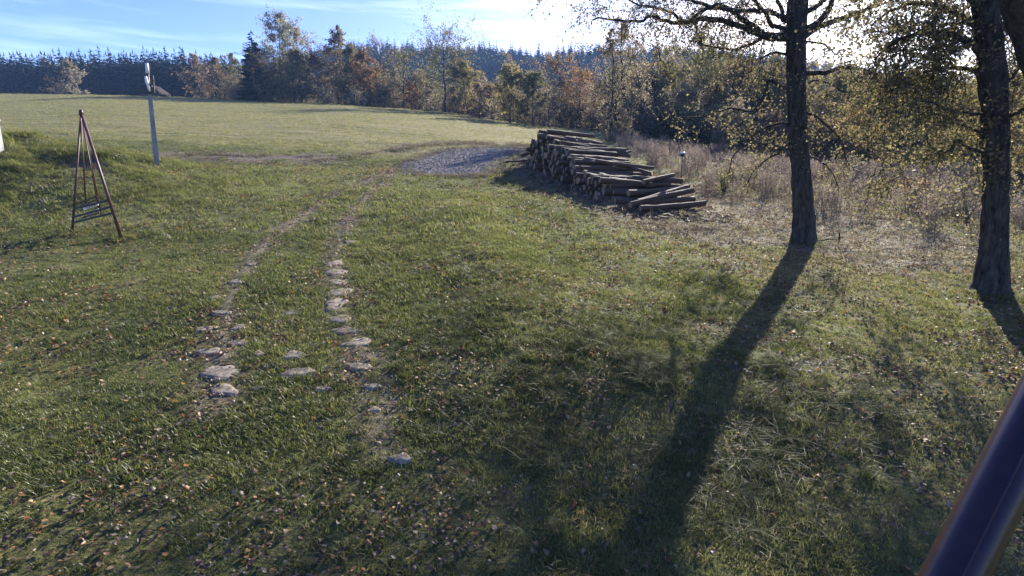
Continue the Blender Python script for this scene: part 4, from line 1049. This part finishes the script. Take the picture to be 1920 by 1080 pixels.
# ------------------------------------------------------------------ the log pile
LOG_LEN = 2.55
def log_mesh(k):
    n, sd = 12, 12; x = np.linspace(0, 1, n); cy = np.cumsum(np.cumsum(rng.normal(size=n))) * .035; cz = np.cumsum(np.cumsum(rng.normal(size=n))) * .035; cy -= np.linspace(0, cy[-1], n); cz -= np.linspace(0, cz[-1], n); cy += np.cumsum(rng.normal(size=n)) * .03; cz += np.cumsum(rng.normal(size=n)) * .03
    th = np.linspace(0, 2 * np.pi, sd, endpoint=False)
    R = (1 - .12 * x[:, None]) * (1 + .05 * np.sin(2 * th + k)[None, :]) * (1 + .05 * rng.normal(size=(n, sd)))
    V = np.stack([np.repeat(x[:, None], sd, 1), cy[:, None] + R * np.cos(th), cz[:, None] + R * np.sin(th)], -1).reshape(-1, 3)
    i = np.arange(n - 1)[:, None] * sd; j = np.arange(sd)[None, :]; kk = (j + 1) % sd
    Q = np.stack([i + j, i + kk, i + sd + kk, i + sd + j], -1).reshape(-1, 4)
    c1 = len(V); V = np.vstack([V, [[1, cy[-1], cz[-1]], [0, cy[0], cz[0]]]]); T = [(c1, (n - 1) * sd + q, (n - 1) * sd + (q + 1) % sd) for q in range(sd)]
    body = mesh_np('log', V, [Q, np.array(T)], [M_LOGBARK, M_LOGEND], midx=[0] * len(Q) + [1] * len(T))
    E = np.vstack([np.stack([np.full(sd, -.001), cy[0] + R[0] * .99 * np.cos(th), cz[0] + R[0] * .99 * np.sin(th)], 1), np.stack([np.full(sd, -.004), cy[0] + R[0] * .5 * np.cos(th), cz[0] + R[0] * .5 * np.sin(th)], 1), [[-.002, cy[0], cz[0]]]])
    q = [(a, a + sd, (a + 1) % sd + sd, (a + 1) % sd) for a in range(sd)]; tt = [(sd + a, 2 * sd, sd + (a + 1) % sd) for a in range(sd)]
    return body, mesh_np('cut_end', E, [np.array(q), np.array(tt)], M_LOGEND)
LOGS = [log_mesh(k) for k in range(8)]
def put_log(p0, axis_, L, r, lab, grp=None, k=None):
    k = int(rng.integers(0, 8)) if k is None else k
    ax = Vector([float(v) for v in axis_]).normalized()
    t = thing('log', lab, 'log', p0, 0, grp, LOGS[k][0])
    q = ax.to_track_quat('X', 'Z'); roll = Matrix.Rotation(rng.random() * 6.28, 4, 'X')
    t.matrix_world = Matrix.Translation(Vector([float(v) for v in p0])) @ q.to_matrix().to_4x4() @ roll @ Matrix.Diagonal((L, r, r, 1))
    part('cut_end', LOGS[k][1], t)
row = (PILE_B - PILE_A); RL = np.linalg.norm(row); row = row / RL
side = np.array([row[1], -row[0]])                # along the logs, away to the right
prof_r = [0, .6, 1.0,  3.0, 3.5, 5.6, 6.2, 6.6, 8.0, 9.2, 9.8, 10.4]
prof_h = [.1, .2, .8, .7, 1.05, 1.4, 1.2, 1.4, 1.85, 1.6, .8, .3]
zlev, rowi = 0.0, 0
while zlev < 2.4:
    dia = .222
    r = .13 * (rowi % 2) + rng.random() * .05
    while r < RL:
        dd = dia * (.55 + .75 * rng.random())
        r += dd / 2
        hh = np.interp(r, prof_r, prof_h)
        if zlev + dd * .6 < hh:
            off = rng.normal() * .2 + (.75 if 3.0 < r < 3.6 else 0) * 0
            base2 = PILE_A + row * r + side * (off + .25 * zlev * .35)
            zg = H(base2[0], base2[1]) + zlev + dia / 2
            L = LOG_LEN * (.66 + .5 * rng.random()); tilt = -.03 - .07 * zlev + rng.normal() * .04
            ax = np.array([side[0] + row[0] * (wob_ := rng.normal() * .085), side[1] + row[1] * wob_, tilt])
            tier = 'bottom layer' if rowi == 0 else ('top layer' if zlev + dia * 1.5 > hh else 'inner layers')
            stack = 'low front stack' if r < 3.2 else ('middle stack' if r < 6.4 else 'tall rear stack')
            lab, g = 'dark log in the %s of the %s of the log pile' % (tier, stack), 'logs of the %s, %s' % (stack, tier)
            put_log((base2[0], base2[1], zg), ax, L, dd / 2 * 1.04, lab, g)
        r += dd / 2
    zlev += dia * .84; rowi += 1
# loose logs traced one by one: (X0,Y0,d0) -> (X1,Y1,d1), diameter
for (a, b_, dia, lab) in [
    ((1206, 341, 18.3), (1262, 328, 19.2), .17, 'log tilting up to the right on top of the front stack'),
    ((1142, 339, 18.6), (1208, 341, 18.9), .15, 'sunlit topmost log lying level on the front stack'),
    ((1144, 348, 18.2), (1256, 345, 18.8), .17, 'sunlit log just below the topmost log of the front stack'),
    ((1178, 362, 17.6), (1268, 354, 18.8), .20, 'sunlit log at mid height of the front stack'),
    ((1196, 378, 17.0), (1290, 349, 18.4), .19, 'slanted log leaning against the front of the pile'),
    ((1182, 384, 16.8), (1299, 357, 17.9), .20, 'lower slanted log leaning beside the other slanted log'),
    ((1200, 391, 16.5), (1322, 381, 16.9), .21, 'foremost log lying on the ground before the pile'),
    ((1190, 384, 17.1), (1302, 373, 17.5), .21, 'log lying behind the foremost log on the ground'),
    ((1074, 280, 23.3), (1222, 326, 20.6), .17, 'long thin log sloping down across the middle stack'),
    ((1098, 288, 22.4), (1175, 308, 21.6), .16, 'short log sloping below the long thin log'),
    ((1108, 287, 22.6), (1160, 279, 23.4), .12, 'thin log pointing up to the right behind the middle stack'),
    ((1135, 292, 22.4), (1182, 284, 23.2), .12, 'second thin log jutting right behind the middle stack'),
    ((1019, 249, 25.6), (1128, 271, 26.2), .24, 'topmost dark log on the tall rear stack'),
    ((975, 292, 27.3), (1005, 282, 27.8), .22, 'single log lying low at the far end of the pile'),
    ((948, 303, 25.6), (985, 301, 26.0), .10, 'thin pole lying on grass at the far end of the pile')]:
    p0, p1 = P(*a), P(*b_); v = p1 - p0
    g0, g1 = H(p0[0], p0[1]) + dia / 2, H(p1[0], p1[1]) + dia / 2
    p0[2] = max(p0[2], g0); p1[2] = max(p1[2], g1); v = p1 - p0
    put_log(p0, v, np.linalg.norm(v), dia / 2, lab, 'loose logs on the pile')

# ------------------------------------------------------------------ swing frame on the left
fd = gp(134, 438)[1]
FL, FR, AP = gp(134, 438), gp(229, 448), P(152, 210, fd + .45)
BK = gp(190, 402); BK2 = gp(140, 405)
t = thing('swing_frame', 'pointed frame of rusty brown poles with slatted board hung inside', 'frame', (AP[0], AP[1], H(AP[0], AP[1])))
o0 = np.array(t.location)
for a, r in ((FL, .024), (FR, .034), (gp(190, 404), .02), (gp(161, 392), .018)):
    mb = MB(); mb.tube([a - o0 - [0, 0, .06], AP - o0], [r, r * .8], 10); part('leg', mb.mesh('leg', M_RUST), t)
mb = MB(); mb.tube([AP - o0 - [0, 0, .07], AP - o0 + [0, 0, .05]], [.05, .035], 10); part('top_cap', mb.mesh('top_cap', M_RUST), t)
def lerp(a, b, f): return a + (b - a) * f
for fl, fr in ((.135, .255), (.205, .305), (.09, .205)):
    mb = MB(); mb.tube([lerp(FL, AP, fl) - o0, lerp(FR, AP, fr) - o0], [.022, .022], 8); part('rail', mb.mesh('rail', M_BLACK), t)
sw = thing('hanging_board', 'slatted wooden board with two white plates hanging inside the pointed frame', 'board', P(170, 388, fd + .3))
s0 = np.array(sw.location)
for (a, b_) in (((152, 226), (160, 378)), ((156, 238), (185, 390))):
    mb = MB(); mb.tube([P(*a, fd + .42) - s0, P(*b_, fd + .32) - s0], [.013, .013], 6); part('hanger_rod', mb.mesh('hanger_rod', M_RUST), sw)
for (a, b_, wdt, m_) in (((150, 380), (182, 368), .035, M_WOOD), ((150, 387), (183, 374), .035, M_WOOD), ((152, 393), (184, 380), .04, M_WOOD), ((155, 408), (187, 398), .04, M_WOOD)):
    mb = MB(); mb.bar(P(*a, fd + .30) - s0, P(*b_, fd + .36) - s0, .025, wdt); part('slat', mb.mesh('slat', m_, False), sw)
for (a, b_) in (((156, 392), (184, 383)), ((160, 402), (186, 393))):
    pa_, pb_ = P(*a, fd + .10), P(*b_, fd + .14)
    mb = MB(); mb.bar(pa_ - s0, pb_ - s0, .012, .05); part('white_plate', mb.mesh('white_plate', M_WHITE, False), sw)
    ax = (pb_ - pa_)
    mb = MB()
    for f in (.22, .4, .58, .76): mb.bar(pa_ + ax * f - s0 - [0, .010, 0], pa_ + ax * (f + .07) - s0 - [0, .010, 0], .006, .028)
    part('dark_mark', mb.mesh('dark_mark', M_BLACK, False), sw)

# ------------------------------------------------------------------ utility pole, white post, garden lamp, shed
pb0 = gp(294, 310); dpo = pb0[1]
t = thing('utility_pole', 'grey leaning utility pole at the edge of the field', 'pole', pb0); o0 = pb0
top = P(275, 119, dpo)
def sq_pole(a, b, w0, w1, rot=.62):
    mb = MB(); ring = []
    for p, w in ((a, w0), (b, w1)):
        for k in range(4):
            an = rot + k * math.pi / 2 + math.pi / 4; ring.append(p + np.array([math.cos(an), math.sin(an), 0]) * w * .7071)
    mb.add(np.array(ring), [(0, 1, 5, 4), (1, 2, 6, 5), (2, 3, 7, 6), (3, 0, 4, 7), (3, 2, 1, 0), (4, 5, 6, 7)]); return mb
mid = lerp(pb0, top, .70)
part('shaft', sq_pole(pb0 - o0 - [0, 0, .2], mid - o0, .165, .115).mesh('shaft', M_CONC, False), t)
mb = MB(); mb.tube([mid - o0, lerp(mid, top, .7) - o0], [.045, .04], 8); part('upper_pipe', mb.mesh('upper_pipe', M_BLACK), t)
mb = MB(); mb.tube([lerp(mid, top, .68) - o0, top - o0], [.055, .05], 10); part('white_cap', mb.mesh('white_cap', M_WHITE), t)
c = lerp(mid, top, .36); mb = MB(); mb.tube([c - [-.05, .08, .26] - o0, c - [.0, .08, -.02] - o0, c - [.02, .08, -.22] - o0], [.025, .05, .04], 10); part('white_lamp', mb.mesh('white_lamp', M_WHITE), t)
mb = MB(); mb.bar(c + [0, 0, -.1] - o0, c + [.2, 0, .12] - o0, .05, .05); mb.bar(c + [.16, 0, -.3] - o0, c + [.18, 0, .26] - o0, .035, .035); part('bracket', mb.mesh('bracket', M_BLACK, False), t)

wp = gp(-3, 282); wp[2] = H(wp[0], wp[1])
t = thing('white_post', 'white post with flat cap at the left edge behind the mound', 'post', wp)
hh = P(-3, 226, wp[1])[2] - wp[2]
mb = MB(); mb.box((0, 0, hh / 2 - .1), .2, .2, hh + .2); part('post', mb.mesh('post', M_POST, False), t)
mb = MB(); mb.box((0, 0, hh + .02), .26, .26, .04); mb.box((0, 0, hh + .055), .18, .18, .03); part('cap', mb.mesh('cap', M_POST, False), t)

lb = P(1276, 352, 19.6); lb[2] = H(lb[0], lb[1]); ltop = P(1276, 287, 19.6)[2] - lb[2]
t = thing('garden_lamp', 'thin black lamp post with white topped head behind the log pile', 'lamp post', lb)
mb = MB(); mb.tube([(0, 0, -.1), (0, 0, ltop - .12)], [.022, .018], 8); part('pole', mb.mesh('pole', M_BLACK), t)
mb = MB(); mb.tube([(0, 0, ltop - .13), (0, 0, ltop - .10), (0, 0, ltop - .02)], [.04, .075, .085], 12); part('lamp_head', mb.mesh('lamp_head', M_BLACK), t)
mb = MB(); mb.tube([(0, 0, ltop - .02), (0, 0, ltop + .02), (0, 0, ltop + .04)], [.105, .105, .05], 12); part('lamp_cap', mb.mesh('lamp_cap', M_WHITE), t)

sd_ = P(289, 182, 88); sd_[2] = H(sd_[0], sd_[1])
t = thing('field_hut', 'small dark hut with brown pitched roof on the field crest', 'hut', sd_)
ev = P(289, 178, 88)[2] - sd_[2]; pk = P(289, 160, 88)[2] - sd_[2]
mb = MB(); mb.box((0, 0, ev / 2 - .2), 2.9, 2.4, ev + .6); part('wall', mb.mesh('wall', M_WOOD, False), t)
mb = MB(); V = np.array([(-1.95, -1.5, ev), (1.75, -1.5, ev), (1.75, 1.5, ev), (-1.95, 1.5, ev), (.15, -1.5, pk), (.15, 1.5, pk), (-1.95, -1.5, ev + .3), (1.75, -1.5, ev + .3), (1.75, 1.5, ev + .3), (-1.95, 1.5, ev + .3)])
mb.add(V, [(3, 2, 1, 0), (0, 1, 7, 6), (2, 3, 9, 8), (1, 2, 8, 7), (3, 0, 6, 9), (7, 8, 5, 4), (9, 6, 4, 5)], [(6, 7, 4), (8, 9, 5)]); part('roof', mb.mesh('roof', M_ROOF, False), t)

# fallen stick beside the near tree
st = gp(1575, 452)
t = thing('fallen_branch', 'dead forked stick lying on the grass right of the old tree', 'branch', st)
mb = MB(); a = gp(1530, 456) + [0, 0, .03]; bq = gp(1574, 452) + [0, 0, .06]; c_ = P(1574, 436, bq[1])
mb.tube([a - st, lerp(a, bq, .5) - st + [0, 0, .03], bq - st], [.025, .02, .018], 6); mb.tube([bq - st - [0, 0, .08], c_ - st], [.022, .018], 6)
t2 = part('stick', mb.mesh('stick', M_BARK_DARK), t)

# ------------------------------------------------------------------ brown painted pipe in the lower right corner
a, b_ = P(1768, 1120, 1.25), P(1985, 690, 1.55)
axd = (b_ - a); a = a - axd * 1.1; b_ = b_ + axd * 4.2
t = thing('metal_pipe', 'glossy dark brown metal pipe slanting across the lower right corner', 'pipe', (a + b_) / 2); o0 = (a + b_) / 2
mb = MB(); n = 24; mb.tube([lerp(a, b_, f) - o0 for f in np.linspace(0, 1, n)], .066, 40, wob=.0); part('tube', mb.mesh('tube', M_PIPE), t)
xx = axd / np.linalg.norm(axd); view = -(P(1850, 900, 1.4) - np.array([0, 0, CAMZ])); view /= np.linalg.norm(view)
sd2 = np.cross(xx, view); sd2 /= np.linalg.norm(sd2); vv_ = np.cross(sd2, xx)
off = (vv_ * .98 + sd2 * .2); off = off / np.linalg.norm(off) * .066
mb = MB(); mb.tube([lerp(a, b_, f) - o0 + off for f in np.linspace(0, 1, n)], .0035, 8); part('seam', mb.mesh('seam', M_PIPE), t)

# ------------------------------------------------------------------ haze
def haze():
    m, n, l = new_mat('haze')
    v = n.new('ShaderNodeVolumePrincipled'); v.inputs['Color'].default_value = (0.32, 0.56, 1.0, 1); v.inputs['Density'].default_value = HAZE
    v.inputs['Anisotropy'].default_value = 0.0
    o = n.new('ShaderNodeOutputMaterial'); l.new(v.outputs[0], o.inputs['Volume'])
    mb = MB(); z0 = float(GZ.min()) - 1.0; z1 = 112.0
    mb.box((0, 303, (z0 + z1) / 2), 1320, 700, z1 - z0)
    setting('haze', mb.mesh('haze', m, False), 'stuff')
HAZE = 0.00042
haze()
